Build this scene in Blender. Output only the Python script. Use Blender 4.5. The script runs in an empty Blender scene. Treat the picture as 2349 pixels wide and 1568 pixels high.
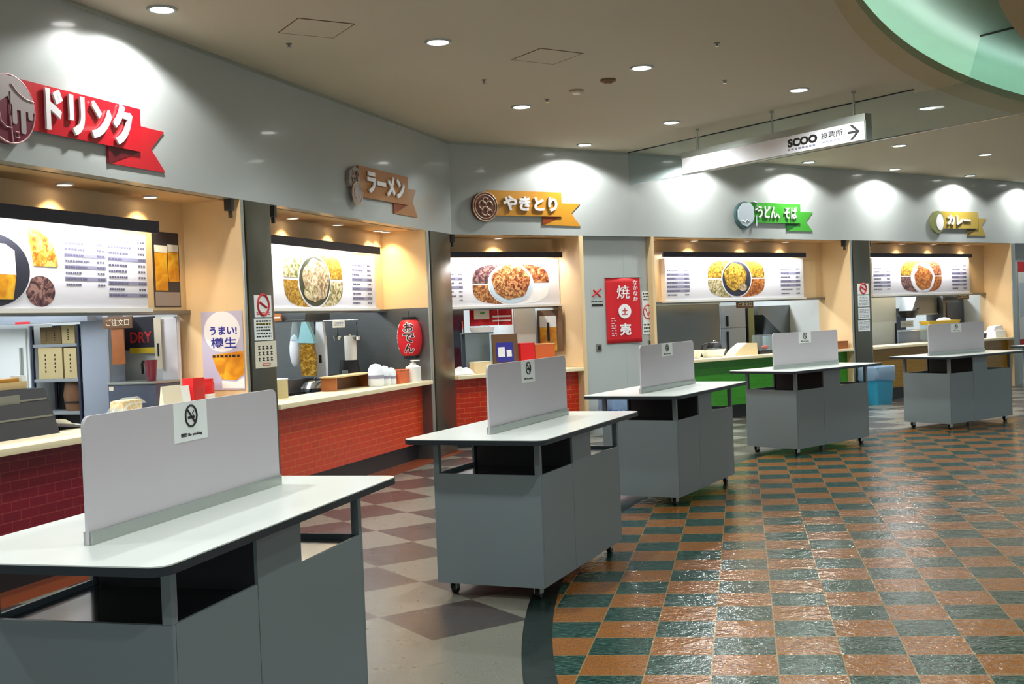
import bpy, bmesh, math, random
from mathutils import Vector, Matrix
random.seed(7)
PI = math.pi
SC = bpy.context.scene
COL = SC.collection

# ------------------------------------------------------------------ camera, world, exposure
EYE, FPX, PITCH, ROLL = 1.6, 2596.65, 0.01845, -0.03814
CX, CY = 1174.5, 784.0
_fw = Vector((0, math.cos(PITCH), -math.sin(PITCH)))
_up = Vector((0, math.sin(PITCH), math.cos(PITCH)))
_rt = Vector((1, 0, 0))
RT = math.cos(ROLL)*_rt + math.sin(ROLL)*_up
UP = -math.sin(ROLL)*_rt + math.cos(ROLL)*_up
FW = _fw
cd = bpy.data.cameras.new('camera')
cd.sensor_width = 36.0
cd.lens = 36.0*FPX/2349.0
cd.clip_end = 200
cam = bpy.data.objects.new('camera', cd)
COL.objects.link(cam)
cam.matrix_world = Matrix(((RT.x, UP.x, -FW.x, 0), (RT.y, UP.y, -FW.y, 0), (RT.z, UP.z, -FW.z, EYE), (0, 0, 0, 1)))
SC.camera = cam

wd = bpy.data.worlds.new('world')
SC.world = wd
wd.use_nodes = True
wd.node_tree.nodes['Background'].inputs[0].default_value = (0.78, 0.94, 1.0, 1)
wd.node_tree.nodes['Background'].inputs[1].default_value = 0.60

SC.view_settings.view_transform = 'Standard'
SC.view_settings.look = 'None'
SC.view_settings.exposure = 0.0
SC.view_settings.gamma = 1.0
SC.view_settings.use_curve_mapping = False

P_DOWN, P_WASH, P_SOFFIT, P_MENU, P_KITCHEN, E_DISC = 200.0, 165.0, 34.0, 19.0, 74.0, 14.0
E_COVE = 34.0

# ------------------------------------------------------------------ geometry of the place
K = [Vector((-3.48, 5.9868)), Vector((-0.7068, 14.2579)), Vector((1.6991, 15.8346)), Vector((9.9382, 21.8521))]
ZC, ZF = 3.883, 2.719          # hall ceiling, underside of the fascia
CT = 0.935                     # counter top
SEG = []
for _i in range(3):
    _d = (K[_i+1]-K[_i]); _l = _d.length; _d = _d.normalized()
    SEG.append((K[_i], _d, Vector((-_d.y, _d.x)), _l, math.atan2(_d.y, _d.x)))

def ray(px, py):
    return (FPX*FW + (px-CX)*RT - (py-CY)*UP).normalized()
def onz(px, py, z):
    d = ray(px, py); t = (z-EYE)/d.z
    return Vector((0, 0, EYE)) + t*d
def loc(i, p):
    a, d, n, l, h = SEG[i]; q = Vector((p[0], p[1]))-a
    return q.dot(d), q.dot(n)
def at(i, n, px, py):                      # (s, z) where the view line meets the upright plane n behind wall i
    a, d, nn, l, h = SEG[i]; a = a+nn*n; r = ray(px, py); r2 = Vector((r.x, r.y))
    t = a.dot(nn)/r2.dot(nn); p = Vector((0, 0, EYE))+t*r
    return (Vector((p.x, p.y))-a).dot(d), p.z
def side(i, s, px, py):                    # (n, z) on the cross wall at s
    a, d, nn, l, h = SEG[i]; a = a+d*s; r = ray(px, py); r2 = Vector((r.x, r.y))
    t = a.dot(d)/r2.dot(d); p = Vector((0, 0, EYE))+t*r
    return (Vector((p.x, p.y))-a).dot(nn), p.z
def wp(i, s, n, z):
    a, d, nn, l, h = SEG[i]; q = a+d*s+nn*n
    return Vector((q.x, q.y, z))
def rect(i, n, x0, y0, x1, y1):            # s0, s1, z0, z1 of a rectangle on the plane n behind wall i
    a = [at(i, n, x, y) for x, y in ((x0, y0), (x1, y0), (x0, y1), (x1, y1))]
    return ((a[0][0]+a[2][0])/2, (a[1][0]+a[3][0])/2, (a[2][1]+a[3][1])/2, (a[0][1]+a[1][1])/2)
def oc(i, px, py, z=CT):
    return loc(i, onz(px, py, z))

# ------------------------------------------------------------------ mesh builder
class MB:
    def __init__(self): self.bm = bmesh.new()
    def box(self, x0, x1, y0, y1, z0, z1, bev=0.0):
        r = bmesh.ops.create_cube(self.bm, size=1)
        for v in r['verts']:
            v.co = Vector(((x0+x1)/2+v.co.x*(x1-x0), (y0+y1)/2+v.co.y*(y1-y0), (z0+z1)/2+v.co.z*(z1-z0)))
        if bev > 0:
            es = list({e for v in r['verts'] for e in v.link_edges})
            bmesh.ops.bevel(self.bm, geom=es, offset=bev, segments=2, profile=0.7, affect='EDGES')
        return self
    def cyl(self, a, b, r, r2=None, seg=20, cap=True):
        a, b = Vector(a), Vector(b); d = b-a
        m = Matrix.Translation((a+b)/2) @ d.to_track_quat('Z', 'Y').to_matrix().to_4x4()
        bmesh.ops.create_cone(self.bm, cap_ends=cap, segments=seg, radius1=r, radius2=r if r2 is None else r2, depth=d.length, matrix=m)
        return self
    def ell(self, c, rx, ry, rz, u=20, v=12):
        m = Matrix.Translation(c) @ Matrix.Diagonal((rx, ry, rz, 1))
        bmesh.ops.create_uvsphere(self.bm, u_segments=u, v_segments=v, radius=1, matrix=m)
        return self
    def lathe(self, prof, c=(0, 0, 0), seg=28, sx=1.0, sy=1.0):
        rings = []
        for r, z in prof:
            if r < 1e-6: rings.append([self.bm.verts.new((c[0], c[1], c[2]+z))])
            else: rings.append([self.bm.verts.new((c[0]+sx*r*math.cos(2*PI*k/seg), c[1]+sy*r*math.sin(2*PI*k/seg), c[2]+z)) for k in range(seg)])
        for a, b in zip(rings, rings[1:]):
            for k in range(seg):
                q = (k+1) % seg
                if len(a) == 1 and len(b) == 1: continue
                if len(a) == 1: self.bm.faces.new((a[0], b[q], b[k]))
                elif len(b) == 1: self.bm.faces.new((a[k], a[q], b[0]))
                else: self.bm.faces.new((a[k], a[q], b[q], b[k]))
        return self
    def prism(self, poly, y0, y1, plane='xz'):
        if plane == 'xz': f = lambda p, t: (p[0], t, p[1])
        elif plane == 'xy': f = lambda p, t: (p[0], p[1], t)
        else: f = lambda p, t: (t, p[0], p[1])
        A = [self.bm.verts.new(f(p, y0)) for p in poly]; B = [self.bm.verts.new(f(p, y1)) for p in poly]
        self.bm.faces.new(A); self.bm.faces.new(list(reversed(B)))
        for k in range(len(A)):
            q = (k+1) % len(A)
            self.bm.faces.new((A[q], A[k], B[k], B[q]))
        return self
    def tube(self, pts, r, seg=8, closed=False):
        pts = [Vector(p) for p in pts]; rings = []
        n = len(pts)
        for k, p in enumerate(pts):
            if closed: t = pts[(k+1) % n]-pts[k-1]
            else: t = pts[min(k+1, n-1)]-pts[max(k-1, 0)]
            q = t.to_track_quat('Z', 'Y')
            rings.append([self.bm.verts.new(p+q @ Vector((r*math.cos(2*PI*j/seg), r*math.sin(2*PI*j/seg), 0))) for j in range(seg)])
        prs = list(zip(rings, rings[1:]))+([(rings[-1], rings[0])] if closed else [])
        for a, b in prs:
            for j in range(seg):
                q = (j+1) % seg; self.bm.faces.new((a[j], a[q], b[q], b[j]))
        if not closed:
            self.bm.faces.new(list(reversed(rings[0]))); self.bm.faces.new(rings[-1])
        return self
    def grid(self, f, nu, nv):
        V = [[self.bm.verts.new(f(u/nu, v/nv)) for v in range(nv+1)] for u in range(nu+1)]
        for u in range(nu):
            for v in range(nv): self.bm.faces.new((V[u][v], V[u+1][v], V[u+1][v+1], V[u][v+1]))
        return self
    def build(self, name, m, parent=None, angle=38):
        bmesh.ops.recalc_face_normals(self.bm, faces=self.bm.faces[:])
        me = bpy.data.meshes.new(name); self.bm.to_mesh(me); self.bm.free()
        for p in me.polygons: p.use_smooth = True
        me.set_sharp_from_angle(angle=math.radians(angle))
        me.materials.append(m)
        o = bpy.data.objects.new(name, me); COL.objects.link(o)
        if parent: o.parent = parent
        return o

def tag(o, label, cat, group=None, kind=None):
    if label: o['label'] = label
    if cat: o['category'] = cat
    if group: o['group'] = group
    if kind: o['kind'] = kind
    return o
def thing(name, label, cat, p, rz=0.0, group=None):
    o = bpy.data.objects.new(name, None); COL.objects.link(o)
    o.empty_display_size = .1; o.location = p; o.rotation_euler = (0, 0, rz)
    return tag(o, label, cat, group)
def wthing(name, label, cat, i, s, n, z, group=None, turn=0.0):
    return thing(name, label, cat, wp(i, s, n, z), SEG[i][4]+turn, group)
def solo(o, label, cat, p, rz=0.0, group=None):
    o.location = p; o.rotation_euler = (0, 0, rz)
    return tag(o, label, cat, group)
def wsolo(o, label, cat, i, s, n, z, group=None, turn=0.0):
    return solo(o, label, cat, wp(i, s, n, z), SEG[i][4]+turn, group)
def struct(name, mb, m, i=None, angle=38):
    o = mb.build(name, m, angle=angle); o['kind'] = 'structure'
    if i is not None:
        o.location = wp(i, 0, 0, 0); o.rotation_euler = (0, 0, SEG[i][4])
    return o
def copy_tree(o, parent=None):
    c = o.copy(); COL.objects.link(c); c.parent = parent
    for ch in list(o.children): copy_tree(ch, c)
    return c

_tc = {}
def text_mesh(body, bold=0.0, extrude=0.0, spacing=1.0):
    key = (body, bold, extrude, spacing)
    cu = bpy.data.curves.new('lettering', 'FONT'); cu.body = body
    cu.offset = bold; cu.extrude = extrude; cu.space_line = spacing; cu.resolution_u = 3
    o = bpy.data.objects.new('lettering', cu); COL.objects.link(o)
    dg = bpy.context.evaluated_depsgraph_get()
    me = bpy.data.meshes.new_from_object(o.evaluated_get(dg))
    bpy.data.objects.remove(o); bpy.data.curves.remove(cu)
    return me
def text(body, x0, x1, z0, z1, y, m, parent, bold=0.0, thick=0.002, flip=False, name='lettering', rot=None, spacing=1.0):
    """lettering stretched into x0..x1, z0..z1, standing on the plane y and facing -y"""
    me = text_mesh(body, bold, 0.02, spacing)
    vs = me.vertices
    ax, bx = min(v.co.x for v in vs), max(v.co.x for v in vs)
    ay, by = min(v.co.y for v in vs), max(v.co.y for v in vs)
    for v in vs:
        u = (v.co.x-ax)/(bx-ax); w = (v.co.y-ay)/max(1e-6, by-ay); t = (v.co.z+0.02)/0.04
        v.co = Vector((x0+u*(x1-x0), y-t*thick, z0+w*(z1-z0)))
    me.materials.clear(); me.materials.append(m)
    o = bpy.data.objects.new(name, me); COL.objects.link(o)
    if parent: o.parent = parent
    return o

# ------------------------------------------------------------------ materials
def lin(c):
    return c/12.92 if c <= 0.04045 else ((c+0.055)/1.055)**2.4
def rgb(r, g, b): return (lin(r/255), lin(g/255), lin(b/255), 1)
def base_mat(name):
    m = bpy.data.materials.new(name); m.use_nodes = True
    nt = m.node_tree; return m, nt, nt.nodes['Principled BSDF']
def mat(name, c, rough=.5, metal=0.0, coat=0.0, vary=.06, scale=6.0, bump=0.0, bscale=60.0, emit=0.0, ecol=None, spec=.5):
    m, nt, b = base_mat(name)
    b.inputs['Roughness'].default_value = rough; b.inputs['Metallic'].default_value = metal
    b.inputs['Coat Weight'].default_value = coat; b.inputs['Coat Roughness'].default_value = .06
    b.inputs['Specular IOR Level'].default_value = spec
    col = rgb(*c)
    tc = nt.nodes.new('ShaderNodeTexCoord')
    if vary > 0:
        nz = nt.nodes.new('ShaderNodeTexNoise'); nz.inputs['Scale'].default_value = scale; nz.inputs['Detail'].default_value = 4
        nt.links.new(tc.outputs['Object'], nz.inputs['Vector'])
        mx = nt.nodes.new('ShaderNodeMix'); mx.data_type = 'RGBA'
        mx.inputs[6].default_value = tuple(x*(1-vary) for x in col[:3])+(1,)
        mx.inputs[7].default_value = tuple(min(1, x*(1+vary)) for x in col[:3])+(1,)
        nt.links.new(nz.outputs['Fac'], mx.inputs[0]); nt.links.new(mx.outputs[2], b.inputs['Base Color'])
    else: b.inputs['Base Color'].default_value = col
    if bump > 0:
        n2 = nt.nodes.new('ShaderNodeTexNoise'); n2.inputs['Scale'].default_value = bscale
        nt.links.new(tc.outputs['Object'], n2.inputs['Vector'])
        bp = nt.nodes.new('ShaderNodeBump'); bp.inputs['Strength'].default_value = bump; bp.inputs['Distance'].default_value = .01
        nt.links.new(n2.outputs['Fac'], bp.inputs['Height']); nt.links.new(bp.outputs['Normal'], b.inputs['Normal'])
    if emit > 0:
        b.inputs['Emission Color'].default_value = ecol or (1, 1, 1, 1); b.inputs['Emission Strength'].default_value = emit
    return m
def food(name, c1, c2, c3, scale=18.0):
    m, nt, b = base_mat(name); b.inputs['Roughness'].default_value = .35
    tc = nt.nodes.new('ShaderNodeTexCoord'); nz = nt.nodes.new('ShaderNodeTexNoise')
    nz.inputs['Scale'].default_value = scale; nz.inputs['Detail'].default_value = 3; nz.inputs['Distortion'].default_value = 1.2
    cr = nt.nodes.new('ShaderNodeValToRGB'); cr.color_ramp.elements[0].position = .36; cr.color_ramp.elements[1].position = .62
    cr.color_ramp.elements[0].color = rgb(*c1); cr.color_ramp.elements[1].color = rgb(*c3)
    e = cr.color_ramp.elements.new(.5); e.color = rgb(*c2)
    nt.links.new(tc.outputs['Object'], nz.inputs['Vector']); nt.links.new(nz.outputs['Fac'], cr.inputs['Fac'])
    nt.links.new(cr.outputs['Color'], b.inputs['Base Color']); return m
def tiles(name, c, line, w=.16, h=.064):
    m, nt, b = base_mat(name); b.inputs['Roughness'].default_value = .28
    tc = nt.nodes.new('ShaderNodeTexCoord'); sp = nt.nodes.new('ShaderNodeSeparateXYZ'); cb = nt.nodes.new('ShaderNodeCombineXYZ')
    nt.links.new(tc.outputs['Object'], sp.inputs[0]); nt.links.new(sp.outputs[0], cb.inputs[0]); nt.links.new(sp.outputs[2], cb.inputs[1])
    bt = nt.nodes.new('ShaderNodeTexBrick'); bt.inputs['Scale'].default_value = 1
    bt.inputs['Brick Width'].default_value = w; bt.inputs['Row Height'].default_value = h
    bt.inputs['Mortar Size'].default_value = .0035; bt.inputs['Bias'].default_value = 0
    k = rgb(*c); bt.inputs['Color1'].default_value = tuple(x*.93 for x in k[:3])+(1,); bt.inputs['Color2'].default_value = tuple(min(1, x*1.07) for x in k[:3])+(1,)
    bt.inputs['Mortar'].default_value = rgb(*line)
    nt.links.new(cb.outputs[0], bt.inputs['Vector']); nt.links.new(bt.outputs['Color'], b.inputs['Base Color'])
    bp = nt.nodes.new('ShaderNodeBump'); bp.inputs['Strength'].default_value = .3; bp.inputs['Distance'].default_value = .004; bp.invert = True
    nt.links.new(bt.outputs['Fac'], bp.inputs['Height']); nt.links.new(bp.outputs['Normal'], b.inputs['Normal'])
    return m
def brushed(name, c, rough=.35, metal=.85):
    m, nt, b = base_mat(name)
    b.inputs['Metallic'].default_value = metal; b.inputs['Roughness'].default_value = rough
    tc = nt.nodes.new('ShaderNodeTexCoord'); mp = nt.nodes.new('ShaderNodeMapping'); mp.inputs['Scale'].default_value = (3, 3, 120)
    nz = nt.nodes.new('ShaderNodeTexNoise'); nz.inputs['Scale'].default_value = 2
    mx = nt.nodes.new('ShaderNodeMix'); mx.data_type = 'RGBA'; k = rgb(*c)
    mx.inputs[6].default_value = tuple(x*.85 for x in k[:3])+(1,); mx.inputs[7].default_value = tuple(min(1, x*1.15) for x in k[:3])+(1,)
    nt.links.new(tc.outputs['Object'], mp.inputs[0]); nt.links.new(mp.outputs[0], nz.inputs['Vector'])
    nt.links.new(nz.outputs['Fac'], mx.inputs[0]); nt.links.new(mx.outputs[2], b.inputs['Base Color'])
    return m
def glassy(name, tint, a=.25, rough=.05):
    m, nt, b = base_mat(name); out = nt.nodes['Material Output']; nt.nodes.remove(b)
    tr = nt.nodes.new('ShaderNodeBsdfTransparent'); tr.inputs[0].default_value = rgb(*tint)
    gl = nt.nodes.new('ShaderNodeBsdfGlossy'); gl.inputs['Roughness'].default_value = rough
    df = nt.nodes.new('ShaderNodeBsdfDiffuse'); df.inputs[0].default_value = rgb(*tint)
    lw = nt.nodes.new('ShaderNodeLayerWeight'); lw.inputs[0].default_value = .5
    pw = nt.nodes.new('ShaderNodeMath'); pw.operation = 'POWER'; pw.inputs[1].default_value = 5
    fr = nt.nodes.new('ShaderNodeMath'); fr.operation = 'MULTIPLY_ADD'; fr.inputs[1].default_value = .7; fr.inputs[2].default_value = .035
    nt.links.new(lw.outputs['Facing'], pw.inputs[0]); nt.links.new(pw.outputs[0], fr.inputs[0])
    m1 = nt.nodes.new('ShaderNodeMixShader'); m1.inputs[0].default_value = a
    m2 = nt.nodes.new('ShaderNodeMixShader')
    nt.links.new(tr.outputs[0], m1.inputs[1]); nt.links.new(df.outputs[0], m1.inputs[2])
    nt.links.new(fr.outputs[0], m2.inputs[0]); nt.links.new(m1.outputs[0], m2.inputs[1]); nt.links.new(gl.outputs[0], m2.inputs[2])
    nt.links.new(m2.outputs[0], out.inputs[0]); return m
def emis(name, c, s):
    m, nt, b = base_mat(name); out = nt.nodes['Material Output']; nt.nodes.remove(b)
    e = nt.nodes.new('ShaderNodeEmission'); e.inputs[0].default_value = c; e.inputs[1].default_value = s
    nt.links.new(e.outputs[0], out.inputs[0]); return m

BORDER_C, BORDER_R = (11.4745, 5.2979), 11.487
def floor_mat():
    m, nt, b = base_mat('floor_tiles'); L = nt.links
    def val(x):
        return x
    def mth(op, a, c=None, d=None):
        n = nt.nodes.new('ShaderNodeMath'); n.operation = op
        for k, x in enumerate((a, c, d)):
            if x is None: continue
            if isinstance(x, (int, float)): n.inputs[k].default_value = x
            else: L.new(x, n.inputs[k])
        return n.outputs[0]
    tc = nt.nodes.new('ShaderNodeTexCoord'); sp = nt.nodes.new('ShaderNodeSeparateXYZ'); L.new(tc.outputs['Object'], sp.inputs[0])
    X, Y = sp.outputs[0], sp.outputs[1]
    def lincomb(ox, oy, ax, ay):
        return mth('ADD', mth('MULTIPLY', mth('SUBTRACT', X, ox), ax), mth('MULTIPLY', mth('SUBTRACT', Y, oy), ay))
    def lattice(ox, oy, ang1, ang2, size):
        # unit directions e1, e2 (orthogonal); returns u, v in cells
        u = lincomb(ox, oy, math.cos(ang1)/size, math.sin(ang1)/size)
        v = lincomb(ox, oy, math.cos(ang2)/size, math.sin(ang2)/size)
        return u, v
    def checker(u, v):
        return mth('FLOORED_MODULO', mth('ADD', mth('FLOOR', u), mth('FLOOR', v)), 2)
    def grout(u, v, w):
        fu = mth('PINGPONG', u, .5); fv = mth('PINGPONG', v, .5)
        return mth('LESS_THAN', mth('MINIMUM', fu, fv), w)
    def noise(sc, det=3, vec=None):
        n = nt.nodes.new('ShaderNodeTexNoise'); n.inputs['Scale'].default_value = sc; n.inputs['Detail'].default_value = det
        L.new(vec or tc.outputs['Object'], n.inputs['Vector']); return n.outputs['Fac']
    def mix(f, a, c):
        n = nt.nodes.new('ShaderNodeMix'); n.data_type = 'RGBA'; L.new(f, n.inputs[0])
        for k, x in ((6, a), (7, c)):
            if isinstance(x, tuple): n.inputs[k].default_value = x
            else: L.new(x, n.inputs[k])
        return n.outputs[2]
    def ramp(f, stops):
        n = nt.nodes.new('ShaderNodeValToRGB'); L.new(f, n.inputs[0]); e = n.color_ramp.elements
        e[0].position, e[0].color = stops[0][0], rgb(*stops[0][1]); e[1].position, e[1].color = stops[-1][0], rgb(*stops[-1][1])
        for p, c in stops[1:-1]:
            k = e.new(p); k.color = rgb(*c)
        return n.outputs[0]
    # oval dance-floor part: 0.3 m squares, orange and green
    (ax_, ay_), (bx_, by_) = (.2927, -.0353), (-.0597, -.2925); dt_ = ax_*by_-ay_*bx_
    u = lincomb(1.0649, 6.1586, by_/dt_, -bx_/dt_); v = lincomb(1.0649, 6.1586, -ay_/dt_, ax_/dt_)
    mp = nt.nodes.new('ShaderNodeMapping'); mp.inputs['Rotation'].default_value = (0, 0, math.radians(9.2)); mp.inputs['Scale'].default_value = (1, 3.2, 1)
    L.new(tc.outputs['Object'], mp.inputs[0])
    nA = noise(26, 4, mp.outputs[0]); nB = noise(160, 2)
    green = ramp(nA, [(.34, (8, 36, 30)), (.5, (22, 62, 54)), (.66, (76, 116, 106))])
    orange = ramp(nB, [(.3, (118, 68, 24)), (.5, (150, 93, 38)), (.7, (170, 114, 58))])
    c1 = mix(checker(u, v), green, orange)
    c1 = mix(grout(u, v, .011), c1, rgb(150, 122, 78))
    # outer part: 0.6 m squares, beige and grey-brown
    u2, v2 = lattice(-.79, 6.20, math.radians(33.7), math.radians(-56.3), .594)
    nC = noise(210, 2); nD = noise(1.4, 2)
    beige = ramp(nC, [(.3, (84, 83, 74)), (.5, (117, 115, 104)), (.72, (152, 150, 138))])
    dark = ramp(nC, [(.3, (50, 45, 44)), (.55, (68, 62, 60)), (.75, (88, 81, 78))])
    ck = mth('MULTIPLY', mth('LESS_THAN', checker(u2, v2), .5), mth('LESS_THAN', v2, 1.0))
    c2 = mix(ck, beige, dark)
    c2 = mix(grout(u2, v2, .004), c2, rgb(112, 108, 94))
    # red-brown strip along the tiled counters
    def strip(i, s0, s1, n0, n1):
        a, d, n, l, h = SEG[i]
        s = lincomb(a.x, a.y, d.x, d.y); q = lincomb(a.x, a.y, n.x, n.y)
        t = mth('MULTIPLY', mth('GREATER_THAN', s, s0), mth('LESS_THAN', s, s1))
        return mth('MULTIPLY', t, mth('MULTIPLY', mth('GREATER_THAN', q, n0), mth('LESS_THAN', q, n1)))
    c2 = mix(strip(0, -4, 8.7, -.12, .3), c2, rgb(128, 62, 34))
    r = mth('SQRT', mth('ADD', mth('POWER', mth('SUBTRACT', X, BORDER_C[0]), 2), mth('POWER', mth('SUBTRACT', Y, BORDER_C[1]), 2)))
    inner = mth('LESS_THAN', r, BORDER_R-.153); ring = mth('LESS_THAN', r, BORDER_R)
    bord = ramp(nB, [(.3, (5, 20, 17)), (.6, (10, 32, 28)), (.8, (30, 62, 54))])
    c = mix(ring, c2, bord); c = mix(inner, c, c1)
    L.new(c, b.inputs['Base Color'])
    rn = noise(9, 3)
    rr = mth('ADD', mth('MULTIPLY', inner, -.165), mth('ADD', .24, mth('MULTIPLY', rn, .10)))
    L.new(rr, b.inputs['Roughness'])
    b.inputs['Specular IOR Level'].default_value = .85
    wav = noise(11, 2); fine = noise(48, 2)
    hgt = mth('ADD', mth('MULTIPLY', wav, 1.0), mth('MULTIPLY', fine, .45))
    bp = nt.nodes.new('ShaderNodeBump'); bp.inputs['Distance'].default_value = .012
    L.new(mth('ADD', .10, mth('MULTIPLY', inner, .34)), bp.inputs['Strength'])
    L.new(hgt, bp.inputs['Height']); L.new(bp.outputs['Normal'], b.inputs['Normal'])
    return m

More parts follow.
